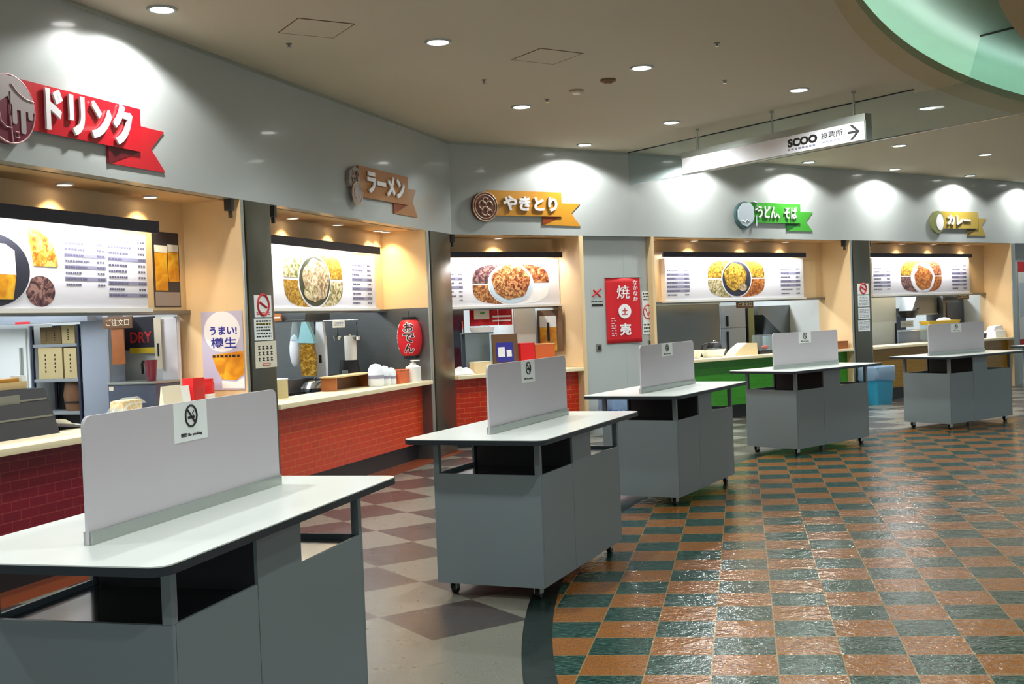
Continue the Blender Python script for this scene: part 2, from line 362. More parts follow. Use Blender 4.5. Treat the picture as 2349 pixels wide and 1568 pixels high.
M = dict(
    fascia=mat('fascia_panel', (176, 182, 180), .22, 0, .35, .03, 3),
    wallgrey=mat('grey_wall_panel', (176, 182, 180), .34, 0, .1, .03, 3),
    ceil=mat('ceiling_plaster', (186, 180, 162), .85, 0, 0, .03, 1.2, .08, 90),
    trim=mat('cove_trim', (170, 156, 118), .6, 0, 0, .05, 4),
    cream=mat('cream_laminate', (226, 196, 150), .5, 0, 0, .04, 3),
    soffit=mat('tan_soffit', (206, 172, 124), .6, 0, 0, .04, 3),
    kwhite=mat('kitchen_wall_white', (214, 220, 222), .4, 0, 0, .04, 3),
    steel=brushed('brushed_steel', (112, 114, 112), .28),
    pillar=brushed('dark_steel_pillar', (112, 110, 98), .26),
    ksteel=brushed('kitchen_steel', (128, 132, 134), .3, .85),
    alu=mat('aluminium', (176, 182, 176), .35, .75, 0, .04, 8),
    chrome=mat('chrome', (215, 218, 220), .14, 1.0, 0, .02, 8),
    cart=mat('grey_cart_paint', (124, 136, 140), .42, .1, 0, .03, 2),
    cartin=mat('black_cart_box', (26, 26, 30), .5, 0, 0, .1, 5),
    cartshelf=mat('dark_cart_shelf', (44, 44, 48), .18, 0, .5, .05, 3),
    laminate=mat('white_laminate', (232, 236, 233), .28, 0, .15, .02, 2),
    edge=mat('dark_edge_band', (30, 38, 44), .45, 0, 0, .08, 6),
    panel=mat('pale_divider_board', (196, 190, 196), .45, 0, 0, .03, 2),
    paper=mat('white_paper', (236, 240, 238), .7, 0, 0, .02, 10),
    paperc=mat('cream_paper', (226, 218, 196), .7, 0, 0, .04, 10),
    ink=mat('black_ink', (28, 26, 28), .6, 0, 0, .1, 10),
    inkgrey=mat('grey_violet_ink', (140, 138, 160), .6, 0, 0, .1, 12),
    inkred=mat('red_ink', (196, 40, 44), .6, 0, 0, .1, 10),
    inkblue=mat('blue_ink', (44, 44, 150), .6, 0, 0, .1, 10),
    rubber=mat('black_rubber', (20, 20, 22), .55, 0, 0, .1, 12),
    black=mat('black_plastic', (28, 28, 32), .35, 0, 0, .08, 8),
    hood=mat('dark_violet_hood', (34, 28, 40), .4, .2, 0, .08, 4),
    board=mat('menu_board_white', (236, 234, 240), .55, 0, .0, .01, 3),
    wood=mat('wood', (156, 92, 44), .5, 0, 0, .25, 14),
    woodlight=mat('pale_wood_worktop', (238, 222, 184), .4, 0, .1, .04, 6),
    board_wood=mat('pale_plywood', (206, 178, 128), .5, 0, 0, .1, 10),
    carton=mat('cardboard', (186, 172, 128), .75, 0, 0, .08, 12),
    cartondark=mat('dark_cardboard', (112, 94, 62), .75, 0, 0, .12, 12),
    lampwhite=emis('lamp_glow', (1, .99, .95, 1), E_DISC),
    lampwarm=emis('warm_lamp_glow', (1, .86, .62, 1), 9),
    tube=emis('tube_glow', (1, 1, 1, 1), 9),
    kitchenlamp=emis('kitchen_lamp_glow', (.95, .98, 1, 1), 5),
    covelamp=emis('cove_strip_glow', (.86, 1, .92, 1), E_COVE),
    cove=mat('green_cove_paint', (112, 142, 126), .5, 0, 0, .04, 2),
    glass=glassy('smoke_glass', (240, 247, 248), .02, .04),
    clear=glassy('clear_plastic', (222, 232, 232), .22, .2),
    acrylic=glassy('acrylic', (226, 238, 240), .12, .04),
    bag=glassy('thin_white_bag', (230, 238, 242), .55, .3),
    bluebag=glassy('blue_tinted_bag', (190, 216, 238), .42, .2),
    bin=mat('blue_bin_plastic', (48, 142, 176), .35, 0, 0, .05, 5),
    red=mat('sign_red', (196, 24, 40), .3, 0, .3, .04, 3),
    redlight=mat('sign_red_tail', (198, 32, 44), .3, 0, .3, .04, 3),
    reddark=mat('sign_red_fold', (104, 14, 24), .4, 0, 0, .04, 3),
    amber=mat('sign_amber', (196, 138, 40), .35, 0, .2, .06, 3),
    amberdark=mat('sign_amber_fold', (140, 58, 16), .4, 0, 0, .04, 3),
    brown=mat('sign_brown_amber', (168, 108, 44), .35, 0, .2, .06, 3),
    green=mat('sign_green', (64, 160, 48), .35, 0, .2, .05, 3),
    greendark=mat('sign_green_fold', (22, 92, 28), .4, 0, 0, .04, 3),
    olive=mat('sign_olive', (172, 148, 62), .35, 0, .2, .05, 3),
    olivedark=mat('sign_olive_fold', (84, 62, 18), .4, 0, 0, .04, 3),
    maroon=mat('emblem_maroon', (112, 28, 52), .4, 0, .2, .06, 3),
    rose=mat('emblem_rose_line', (226, 178, 184), .4, 0, 0, .03, 3),
    greyrose=mat('emblem_grey_foam', (176, 164, 164), .4, 0, .2, .04, 3),
    emblembrown=mat('emblem_brown', (112, 58, 40), .4, 0, .1, .06, 3),
    emblemsand=mat('emblem_sand', (206, 176, 148), .4, 0, .1, .04, 3),
    emblemgrey=mat('emblem_grey', (150, 136, 130), .4, 0, .1, .06, 3),
    emblemblue=mat('emblem_pale_blue', (196, 210, 220), .4, 0, .1, .04, 3),
    emblemteal=mat('emblem_dark_teal', (64, 98, 100), .4, 0, .1, .04, 3),
    emblemolive=mat('emblem_olive', (128, 134, 84), .4, 0, .1, .04, 3),
    white=mat('white_letter', (240, 238, 240), .4, 0, .1, .01, 3),
    whiteplastic=mat('white_plastic', (232, 230, 224), .4, 0, 0, .02, 6),
    banner=mat('red_banner_cloth', (206, 18, 32), .6, 0, 0, .04, 4),
    lantern=mat('red_lantern_paper', (206, 22, 34), .5, 0, 0, .06, 5),
    pitcher=mat('maroon_pitcher', (128, 46, 62), .35, 0, .2, .04, 4),
    slate=mat('slate_blue_panel', (74, 82, 98), .35, 0, 0, .12, 5),
    redbox=mat('red_box', (216, 26, 28), .4, 0, 0, .06, 6),
    orangetray=mat('orange_tray', (206, 96, 44), .45, 0, 0, .06, 6),
    yellow=mat('yellow_plastic', (214, 176, 40), .4, 0, 0, .06, 5),
    yellowband=mat('yellow_band', (214, 188, 44), .5, 0, 0, .04, 5),
    beer=food('beer_amber', (206, 130, 16), (226, 156, 20), (240, 184, 48), 7),
    foam=mat('beer_foam', (240, 238, 232), .6, 0, 0, .03, 8),
    poster=mat('poster_lilac', (190, 184, 206), .45, 0, 0, .05, 3),
    posterdark=mat('poster_dark', (44, 44, 56), .4, 0, 0, .1, 4),
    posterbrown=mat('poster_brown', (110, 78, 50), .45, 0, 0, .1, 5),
    noodle=food('noodle_strands', (120, 84, 14), (164, 118, 24), (206, 168, 72), 30),
    bread=food('bread_slices', (214, 176, 120), (232, 204, 156), (246, 230, 200), 26),
    cyan=mat('pale_cyan_net', (150, 206, 216), .5, 0, 0, .1, 12),
    fridge=mat('fridge_grey', (158, 168, 184), .35, .4, 0, .04, 2),
    fridgewhite=mat('fridge_white', (220, 228, 230), .35, 0, .1, .02, 2),
    navy=mat('navy_glass_door', (34, 44, 66), .15, .2, .4, .1, 4),
    shelf=mat('grey_shelf', (150, 158, 164), .4, .4, 0, .06, 6),
    cloth=mat('beige_cloth', (222, 200, 160), .8, 0, 0, .08, 10),
    whitecloth=mat('white_cloth', (226, 232, 240), .8, 0, 0, .05, 10),
    skyprint=food('blue_bag_print', (52, 86, 160), (110, 150, 210), (214, 226, 240), 14),
    switch=mat('switch_plate', (120, 120, 112), .45, .2, 0, .06, 10),
)
T = dict(maroon=tiles('maroon_wall_tiles', (122, 12, 34), (150, 50, 52)), orange=tiles('orange_wall_tiles', (198, 52, 16), (206, 104, 44)),
         red=tiles('red_wall_tiles', (188, 44, 18), (204, 96, 50)), green=tiles('green_wall_tiles', (52, 134, 28), (66, 140, 44)),
         yellow=tiles('mustard_wall_tiles', (156, 112, 8), (170, 130, 36)))

# ------------------------------------------------------------------ setting
mb = MB(); mb.box(-14, 26, -10, 30, -.12, 0)
struct('floor', mb, floor_mat())

COVE_C, COVE_O, R_OUT, R_LIP, R_IN = (17.06, 1.42), (17.07, 2.22), 15.85, 16.03, 15.1
def ring_pt(r, a, z):
    c, q = (COVE_O, R_OUT) if r == 'out' else (COVE_C, r)
    return (c[0]+q*math.cos(a), c[1]+q*math.sin(a), z)
A0, A1, NA = math.radians(95), math.radians(225), 96
def ang(k): return A0+(A1-A0)*k/NA
# hall ceiling with the big curved recess cut out of it
mb = MB(); bm = mb.bm
inn = [bm.verts.new(ring_pt(R_LIP+.05, ang(k), ZC)) for k in range(NA+1)]
far = [(26, 30), (-14, 30), (-14, -10)]
def outp(k):
    a = ang(k); d = (math.cos(a), math.sin(a)); t = 60
    for lim, c, o in ((-14, d[0], COVE_C[0]), (30, d[1], COVE_C[1]), (-12, d[1], COVE_C[1])):
        if abs(c) > 1e-6:
            q = (lim-o)/c
            if q > 0: t = min(t, q)
    return (COVE_C[0]+d[0]*t, COVE_C[1]+d[1]*t, ZC)
out = [bm.verts.new(outp(k)) for k in range(NA+1)]
for k in range(NA): bm.faces.new((inn[k], inn[k+1], out[k+1], out[k]))
e1 = bm.verts.new((28, 30, ZC)); e2 = bm.verts.new((28, ring_pt(R_LIP+.05, A0, ZC)[1], ZC))
bm.faces.new((inn[0], out[0], e1, e2))
struct('ceiling', mb, M['ceil'])
def ring_strip(prof, closed=False):
    mb = MB(); V = [[mb.bm.verts.new(ring_pt(r, ang(k), z)) for k in range(NA+1)] for r, z in prof]
    idx = list(range(len(V)-1))+([-1] if closed else [])
    for j in idx:
        for k in range(NA): mb.bm.faces.new((V[j][k], V[j][k+1], V[j+1][k+1], V[j+1][k]))
    return mb
struct('trim_1', ring_strip([('out', ZC+.001), ('out', ZC-.015), (R_LIP, ZC-.015), (R_LIP, ZC+.07), (R_LIP+.03, ZC+.07), (R_LIP+.03, ZC+.001)], True), M['trim'])
prof = [(R_LIP+.05, ZC+.004), (R_LIP+.52, ZC+.004)]
for k in range(9):
    a = k/8*PI/2
    prof.append((R_LIP+.52-.42*(1-math.cos(a)), ZC+.06+.32*math.sin(a)))
prof += [(R_IN+.3, ZC+.385), (R_IN-.1, ZC+.385)]
struct('ceiling_recess', ring_strip(prof), M['cove'])
o = ring_strip([(R_LIP+.06, ZC+.02), (R_LIP+.06, ZC+.045), (R_LIP+.09, ZC+.045), (R_LIP+.09, ZC+.02)], True).build('cove_light_strip', M['covelamp'])
tag(o, 'curved strip light hidden behind the lip of the green ceiling recess', 'light')
struct('ceiling_inner', ring_strip([(R_IN-.02, ZC+.39), (R_IN, ZC-.02), (R_IN-.25, ZC-.02), (R_IN-.25, ZC+.02), (2.0, ZC+.02)]), M['trim'])

# fascias, one per straight run of wall
TH = .12
for i, nm, s0, s1 in ((0, 'wall_left', -5.0, SEG[0][3]), (1, 'wall_back', 0, SEG[1][3]), (2, 'wall_right', 0, 16.0)):
    mb = MB(); mb.box(s0, s1, 0, TH, ZF, ZC+.3); struct(nm, mb, M['fascia'], i)
    mb = MB(); mb.box(s0, s1, -.012, .002, ZC-.035, ZC); struct('trim_%d' % (2+i), mb, M['alu'], i)

# stalls: (wall, s from, s to, back depth)
STALLS = [(0, -4.0, 3.832, 3.0), (0, 4.32, 7.86, 3.0), (1, -.12, 1.986, 2.8), (2, .456, 4.866, 3.0), (2, 5.40, 9.73, 3.0)]
NB = .57                                    # front face of the upper back wall carrying the menu
for k, (i, s0, s1, dp) in enumerate(STALLS):
    mb = MB(); mb.box(s0, s1, TH+.03, NB+.1, ZF, ZF+.03); struct('ceiling_soffit', mb, M['soffit'], i)
    mb = MB(); mb.box(s0, s1, TH, TH+.03, ZF+.02, ZF+.1); struct('trim_slot', mb, M['black'], i)
    mb = MB(); mb.box(s0, s1, NB, NB+.1, 1.80, ZF); struct('wall_menu', mb, M['cream'], i)
    mb = MB(); mb.box(s0, s1, NB-.04, NB+.1, 1.765, 1.80, .004); struct('trim_ledge', mb, M['ksteel'], i)
    mb = MB(); mb.box(s0, s1, dp, dp+.1, 0, ZF); struct('wall_kitchen', mb, M['kwhite'], i)
    mb = MB(); mb.box(s0, s1, NB+.1, dp, 2.67, 2.7); struct('ceiling_kitchen', mb, M['kwhite'], i)
    for a, b in ((s1, s1+.05), (s0-.05, s0)):
        mb = MB(); mb.box(a, b, 0, NB+.1, 1.80, ZF); struct('wall_partition', mb, M['cream'], i)
        mb = MB(); mb.box(a, b, 0, NB+.1, 0, 1.80); struct('wall_partition', mb, M['ksteel'] if k == 1 else M['cream'], i)
        mb = MB(); mb.box(a, b, NB+.1, dp, 0, ZF); struct('wall_partition', mb, M['ksteel'] if k in (1,) else M['kwhite'], i)
# pillars and jambs
def pillar(i, s0, s1, n0=-.015, n1=.45):
    mb = MB(); mb.box(s0, s1, n0, n1, 0, ZF, .012); struct('wall_pillar', mb, M['pillar'], i)
pillar(0, 3.90, 4.30); pillar(0, 7.98, 8.62); pillar(2, 4.93, 5.38)
for i, s0, s1 in ((0, 3.835, 3.87), (0, 7.865, 7.95), (2, 4.868, 4.91), (1, 1.99, 2.05), (2, 9.735, 9.86)):
    mb = MB(); mb.box(s0, s1, -.01, .3, 0, ZF, .006); struct('trim_jamb', mb, M['alu'] if i != 1 else M['cream'], i)
# black shutter-guide brackets under the fascia
for i, px, py in ((0, 527, 478), (0, 625, 488), (1, 1036, 543), (2, 1936, 556), (2, 1992, 558)):
    s_, z_ = at(i, .05, px, py); mb = MB(); mb.box(s_-.025, s_+.025, .02, .09, ZF-.10, ZF+.01, .004); mb.box(s_-.012, s_+.012, .03, .06, ZF-.16, ZF-.09, .003); struct('trim_bracket', mb, M['black'], i)
# plain grey wall between the stalls
mb = MB(); mb.box(2.05, SEG[1][3]+.1, .1, .2, 0, ZF); struct('wall_plain', mb, M['wallgrey'], 1)
mb = MB(); mb.box(-.05, .40, .1, .2, 0, ZF); struct('wall_plain', mb, M['wallgrey'], 2)
mb = MB(); mb.box(9.88, 16, .1, .2, 0, ZF); struct('wall_plain', mb, M['wallgrey'], 2)

# ------------------------------------------------------------------ lights of the hall
def spot(parent, power, size, blend, col, rad=.06, dz=-.02):
    l = bpy.data.lights.new('lamp', 'SPOT'); l.energy = power; l.spot_size = size; l.spot_blend = blend; l.color = col; l.shadow_soft_size = rad
    o = bpy.data.objects.new('lamp', l); COL.objects.link(o); o.parent = parent; o.location = (0, 0, dz); return o
def downlight(p, z, r, label, group, power, size, blend, col, lampm, ringm='alu'):
    t = thing('ceiling_light', label, 'light', (p[0], p[1], z), 0, group)
    mb = MB(); mb.lathe([(r*.82, .002), (r*.82, -.012), (r, -.016), (r*1.06, -.004), (r*1.06, .002)]); mb.build('trim_ring', M[ringm], t)
    mb = MB(); mb.lathe([(0, -.006), (r*.81, -.006), (r*.81, -.001), (0, -.001)]); mb.build('diffuser', lampm, t)
    spot(t, power, size, blend, col, r*.7); return t
WHITE = (.93, 1, .97)
vis = [((-.505, 9.207), 'bright ceiling downlight in the middle of the ceiling, between the two hatch outlines'),
       ((1.286, 10.44), 'ceiling downlight up and right of the two small ceiling domes'), ((3.07, 11.77), 'ceiling downlight just left of the hanging arrow sign rod'),
       ((4.913, 13.15), 'ceiling downlight seen through the glass smoke curtain'), ((.196, 12.12), 'ceiling downlight above the middle amber ribbon sign, near the detectors'),
       ((1.987, 13.46), 'ceiling downlight up and left of the hanging arrow sign end'), ((3.78, 14.79), 'ceiling downlight hidden behind the hanging arrow sign'),
       ((5.602, 16.12), 'ceiling downlight right of the hanging arrow sign, below the glass curtain'), ((7.386, 17.46), 'ceiling downlight at the far right edge of the ceiling')]
for p, lb in vis:
    downlight(p, ZC, .105, lb, None, P_DOWN, math.radians(150), .8, WHITE, M['lampwhite'])
wash = [((1.0525, 14.926), 'small wall-washing ceiling light above the middle amber ribbon sign'), ((2.87, 16.22), 'wall-washing ceiling light behind the blank end of the hanging sign'),
        ((4.688, 17.542), 'wall-washing ceiling light above the green ribbon sign'), ((6.467, 18.849), 'wall-washing ceiling light right of the green ribbon sign'),
        ((8.2725, 20.228), 'wall-washing ceiling light above the olive ribbon sign'), ((10.0, 21.5), 'wall-washing ceiling light at the far right end of the wall')]
for p, lb in wash:
    downlight(p, ZC, .10, lb, None, P_WASH, math.radians(150), .25, (1, 1, .97), M['lampwhite'])
s, n = 2.25, -.42
q = wp(0, s, n, 0); downlight((q.x, q.y), ZC, .10, 'wall-washing ceiling light close above the red ribbon sign', None, P_WASH, math.radians(150), .25, (1, 1, .97), M['lampwhite'])
# the same lamps go on over the part of the hall behind and beside the camera
for p in [(-2.1, 5.2), (-.3, 6.4), (1.0, 4.0), (-1.0, 2.2), (.9, .3), (-3.0, .2), (-4.0, 3.4)]:
    downlight(p, ZC, .105, 'ceiling downlight over the hall near the front edge', 'ceiling downlights near the viewer', P_DOWN, math.radians(150), .8, WHITE, M['lampwhite'])

# unseen lamps added as fill for right-hand faces, below the inner disc of the recess
for p in [(5.0, 4.5), (8.6, 4.0), (7.0, 8.0), (11.0, 8.5), (9.5, 12.5), (13.5, 12.0), (4.5, .5), (9.0, -.5)]:
    downlight(p, ZC+.018, .105, 'added fill downlight in the middle of the hall, beyond the right edge', 'added fill downlights in the middle of the hall', P_DOWN, math.radians(160), .8, WHITE, M['lampwhite'])

# stall soffit lights
SOF = [(0, 146, 422), (0, 343, 451), (0, 676, 499), (0, 785, 514), (0, 876, 528), (0, 958, 539), (1, 1174, 541), (2, 1528, 546), (2, 1640, 546), (2, 1742, 550), (2, 1838, 551), (2, 2036, 553), (2, 2113, 555), (2, 2187, 556), (2, 2254, 558)]
names = ['first', 'second', 'third', 'fourth']
who = {0: ('beer', 2), 2: ('ramen', 4), 6: ('skewer', 1), 7: ('noodle', 4), 11: ('curry', 4)}
cur, idx = None, 0
for k, (i, px, py) in enumerate(SOF):
    if k in who: cur, idx = who[k][0], 0
    s, n = loc(i, onz(px, py, ZF-.004)); n = .44
    if k == 5: s = 7.7
    p = wp(i, s, n, 0)
    lb = 'warm soffit light over the %s stall, %s from the left' % (cur, names[idx]); idx += 1
    downlight(p, ZF, .062, lb, None, P_SOFFIT, math.radians(110), .5, (1, .74, .42), M['lampwarm'], 'whiteplastic')

# kitchen tubes
KN = ['beer', 'ramen', 'skewer', 'noodle', 'curry']
for k, (i, s0, s1, dp) in enumerate(STALLS):
    a0 = max(s0, -.3); c = (a0+s1)/2; w = (s1-a0)*.62
    t = wthing('kitchen_light', 'white tube light under the ceiling of the %s stall kitchen' % KN[k], 'light', i, c, 1.7, 2.66)
    mb = MB(); mb.box(-w/2, w/2, -.09, .09, -.05, 0, .006); mb.build('housing', M['whiteplastic'], t)
    mb = MB(); mb.cyl((-w/2+.03, -.04, -.07), (w/2-.03, -.04, -.07), .016); mb.build('tube', M['kitchenlamp'], t)
    mb = MB(); mb.cyl((-w/2+.03, .04, -.07), (w/2-.03, .04, -.07), .016); mb.build('tube', M['kitchenlamp'], t)
    l = bpy.data.lights.new('lamp', 'AREA'); l.shape = 'RECTANGLE'; l.size = w; l.size_y = .3; l.energy = P_KITCHEN*w/2.5; l.color = (.92, .97, 1)
    o = bpy.data.objects.new('lamp', l); COL.objects.link(o); o.parent = t; o.location = (0, 0, -.1)

# ------------------------------------------------------------------ carts
L_, W_, HT = 1.8365, .8741, .9417
LP, HP, OP, OW = 1.3047, 1.3495, .0063, -.0077
BL, BW, BZ0, BZ1 = 1.4609, .6756, .0764, .7206
def rrect(x0, x1, y0, y1, r, seg=6):
    pts = []
    for cx, cy, a in ((x1-r, y1-r, 0), (x0+r, y1-r, 90), (x0+r, y0+r, 180), (x1-r, y0+r, 270)):
        for k in range(seg+1):
            t = math.radians(a+90*k/seg); pts.append((cx+r*math.cos(t), cy+r*math.sin(t)))
    return pts
def no_smoking(parent, y, x, z, w, h, face=-1, ring='ink', slash='ink', name='notice', caption='禁煙 No smoking'):
    """paper notice lying on the plane y, its face towards -y, centred on x, z"""
    mb = MB(); mb.prism([(x-w/2, z-h/2), (x+w/2, z-h/2), (x+w/2, z+h/2), (x-w/2, z+h/2)], y-.002, y)
    pg = mb.build(name, M['paper'], parent)
    r = min(w*.30, h*.27); cz = z+h*.14; yy = y-.0035
    mb = MB()
    mb.tube([(x+r*math.cos(2*PI*k/28), yy, cz+r*math.sin(2*PI*k/28)) for k in range(28)], r*.10, 6, True)
    mb.box(x-r*.55, x+r*.35, yy-.001, yy+.001, cz-r*.25, cz-r*.02)
    mb.box(x+r*.42, x+r*.60, yy-.001, yy+.001, cz-r*.25, cz-r*.02)
    mb.tube([(x+r*.45, yy, cz+r*.05), (x+r*.25, yy, cz+r*.25), (x+r*.5, yy, cz+r*.45)], r*.05, 5)
    mb.build('symbol', M[ring], pg)
    mb = MB(); mb.tube([(x-r*.68, yy-.001, cz+r*.68), (x+r*.68, yy-.001, cz-r*.68)], r*.09, 6); mb.build('slash', M[slash], pg)
    if caption: text(caption, x-w*.32, x+w*.32, z-h*.40, z-h*.28, y-.0022, M['ink'], pg, .01, .001)
    return pg

M['traysteel'] = mat('shiny_steel_tray', (186, 190, 190), .16, .9, 0, .03, 4)
def make_cart(label):
    t = thing('serving_cart', label, 'cart', (0, 0, 0), 0, 'grey serving carts in a curved row')
    mb = MB(); mb.prism(rrect(-W_/2, W_/2, -L_/2, L_/2, .055), HT-.004, HT, 'xy'); mb.build('tabletop', M['laminate'], t)
    mb = MB(); mb.prism(rrect(-W_/2-.002, W_/2+.002, -L_/2-.002, L_/2+.002, .056), HT-.030, HT-.0042, 'xy'); mb.build('edge_band', M['edge'], t)
    # divider board on an aluminium rail; its long side runs along y, the notice faces +x
    y0, y1 = OP-LP/2, OP+LP/2; r = .035
    pts = [(y0, HT+.001), (y1, HT+.001)]
    for k in range(7): a = PI/2*k/6; pts.append((y1-r+r*math.cos(a), HP-r+r*math.sin(a)))
    for k in range(7): a = PI/2+PI/2*k/6; pts.append((y0+r+r*math.cos(a), HP-r+r*math.sin(a)))
    mb = MB(); mb.prism(pts, OW-.006, OW+.006, 'yz'); dv = mb.build('divider_board', M['panel'], t)
    mb = MB(); mb.box(OW+.0062, OW+.017, y0+.004, y1, HT, HT+.042, .002); mb.build('base_rail', M['alu'], t)
    mb = MB(); mb.box(OW-.017, OW-.0062, y0+.004, y1, HT, HT+.042, .002); mb.build('base_rail', M['alu'], t)
    # cabinet shell, open trays on top
    x0, x1, b0, b1 = -BW/2, BW/2, -BL/2, BL/2
    ya, yb = b0+.367*BL, b0+.602*BL
    w = .018
    mb = MB(); mb.box(x0+.014, x1-.014, b0+w, b1-w, BZ0, BZ1-.07); mb.build('cabinet', M['cart'], t)
    mb = MB(); mb.box(x0, x1, b0, b0+w, BZ0, BZ1, .002); mb.build('end_panel', M['cart'], t)
    mb = MB(); mb.box(x0, x1, b1-w, b1, BZ0, BZ1, .002); mb.build('end_panel', M['cart'], t)
    for sg in (-1, 1):
        xa, xb = (x1-.013, x1) if sg > 0 else (x0, x0+.013)
        mb = MB(); mb.prism([(b0+w+.002, BZ0), (ya-.002, BZ0), (ya-.002, BZ1), (b0+w+.002, BZ1)], xa, xb, 'yz'); mb.build('door', M['cart'], t)
        mb = MB(); mb.prism([(ya+.002, BZ0), (b1-w-.002, BZ0), (b1-w-.002, BZ1), (yb, BZ1), (yb, HT-.031), (ya+.002, HT-.031)], xa, xb, 'yz'); mb.build('door', M['cart'], t)
    mb = MB(); mb.box(x0+.014, x1-.014, b0+w, ya, BZ1-.07, BZ1-.022); mb.build('tray', M['cartshelf'], t)
    mb = MB(); mb.box(x0+.014, x1-.014, yb, b1-w, BZ1-.07, BZ1-.022); mb.build('tray', M['traysteel'], t)
    mb = MB(); mb.box(x0+.035, x1-.014, ya+.003, yb-.003, BZ1-.07, HT-.031); mb.build('bin_box', M['cartin'], t)
    pw = .034
    for sx in (-1, 1):
        for sy in (-1, 1):
            cx, cy = sx*(BW/2-pw/2-.001), sy*(BL/2-pw/2-.001)
            mb = MB(); mb.box(cx-pw/2, cx+pw/2, cy-pw/2, cy+pw/2, BZ1, HT-.031, .003); mb.build('post', M['cart'], t)
            ax, ay = sx*(BW/2-.07), sy*(BL/2-.08)
            mb = MB(); mb.box(ax-.03, ax+.03, ay-.03, ay+.03, BZ0-.006, BZ0, .001)
            mb.box(ax-.022, ax-.016, ay-.02, ay+.03, .03, BZ0-.006); mb.box(ax+.016, ax+.022, ay-.02, ay+.03, .03, BZ0-.006)
            c = mb.build('caster', M['alu'], t)
            mb = MB(); mb.cyl((ax-.014, ay+.012, .031), (ax+.014, ay+.012, .031), .031, seg=20); mb.build('wheel', M['rubber'], c)
    return t
CARTS = [((-1.1879, 4.1921), .2688, 'grey serving cart nearest the viewer, cut off by the bottom left edge', (.0, .17, .185)),
         ((.1065, 7.1945), .4028, 'grey serving cart in the middle, second from the viewer, on the checkered border', (.0, .13, .17)),
         ((1.4049, 10.2024), .5103, 'grey serving cart third from the viewer, before the red banner wall', (.02, .11, .15)),
         ((3.4086, 13.1213), .8436, 'grey serving cart fourth in the row, before the green counter', (.0, .12, .15)),
         ((5.9281, 15.0867), .9314, 'grey serving cart fifth in the row, before the mustard counter', (-.01, .09, .15)),
         ((8.48, 17.16), 1.0, 'grey serving cart cut off by the right edge, sixth in the row', (.0, .1, .15))]
# where each cart's notice sits along its board, read off the photo: (centre, width, height)
NOT = [(398, 474, 921, 1010), (1196, 1226, 826, 876), (1517, 1542, 786, 816), (1832, 1860, 760, 786), (2181, 2205, 742, 761), None]
proto = None
for ci, (p, th, lb, _) in enumerate(CARTS):
    t = make_cart(lb) if proto is None else copy_tree(proto)
    if proto is None: proto = t
    t['label'] = lb
    t.location = (p[0], p[1], 0); t.rotation_euler = (0, 0, -th)
for ci, (p, th, lb, _) in enumerate(CARTS):
    if NOT[ci] is None: continue
    x0, x1, y0, y1 = NOT[ci]
    d = Vector((math.sin(th), math.cos(th))); nn = Vector((math.cos(th), -math.sin(th)))
    t = [o for o in COL.objects if o.name.startswith('serving_cart') and o.get('label') == lb][0]
    def hit(px, py):
        a = Vector(p)+nn*(OW+.006); r = ray(px, py); r2 = Vector((r.x, r.y)); k = a.dot(nn)/r2.dot(nn)
        q = Vector((0, 0, EYE))+k*r; return (Vector((q.x, q.y))-a).dot(d), q.z
    ya = (hit(x0, y0)[0]+hit(x0, y1)[0])/2; yb = (hit(x1, y0)[0]+hit(x1, y1)[0])/2
    zb = (hit(x0, y1)[1]+hit(x1, y1)[1])/2; zt = min(HP-.002, (hit(x0, y0)[1]+hit(x1, y0)[1])/2)
    pg = no_smoking(t, -(OW+.0062), (ya+yb)/2, (zb+zt)/2, yb-ya, zt-zb)
    for o in [pg]+list(pg.children):
        for v in o.data.vertices:                       # turn the sheet from facing -y to facing +x of the cart
            x, y, z = v.co; v.co = Vector((-y, x, z))

# ------------------------------------------------------------------ counters
def counter(i, s0, s1, tile, label, wood='woodlight'):
    t = wthing('service_counter', label, 'counter', i, s0, 0, 0)
    L = s1-s0
    mb = MB(); mb.box(0, L, -.03, .52, CT-.045, CT, .008); mb.build('worktop', M[wood], t)
    mb = MB(); mb.box(0, L, .12, .50, .20, CT-.0455); mb.build('tiled_front', T[tile], t)
    mb = MB(); mb.box(0, L, .20, .50, 0, .199); mb.build('plinth', M['black'], t)
    return t
counter(0, -4.0, 3.83, 'maroon', 'long counter with maroon tiled front and pale worktop under the drinks sign')
counter(0, 4.32, 7.86, 'orange', 'counter with bright orange tiled front and pale worktop at the ramen stall')
counter(1, .0, 1.98, 'red', 'short counter with red-orange tiled front at the skewer stall beside the plain wall')
counter(2, .46, 4.86, 'green', 'counter with green tiled front and pale worktop at the noodle stall')
counter(2, 5.41, 9.72, 'yellow', 'counter with mustard tiled front and pale worktop at the curry stall')

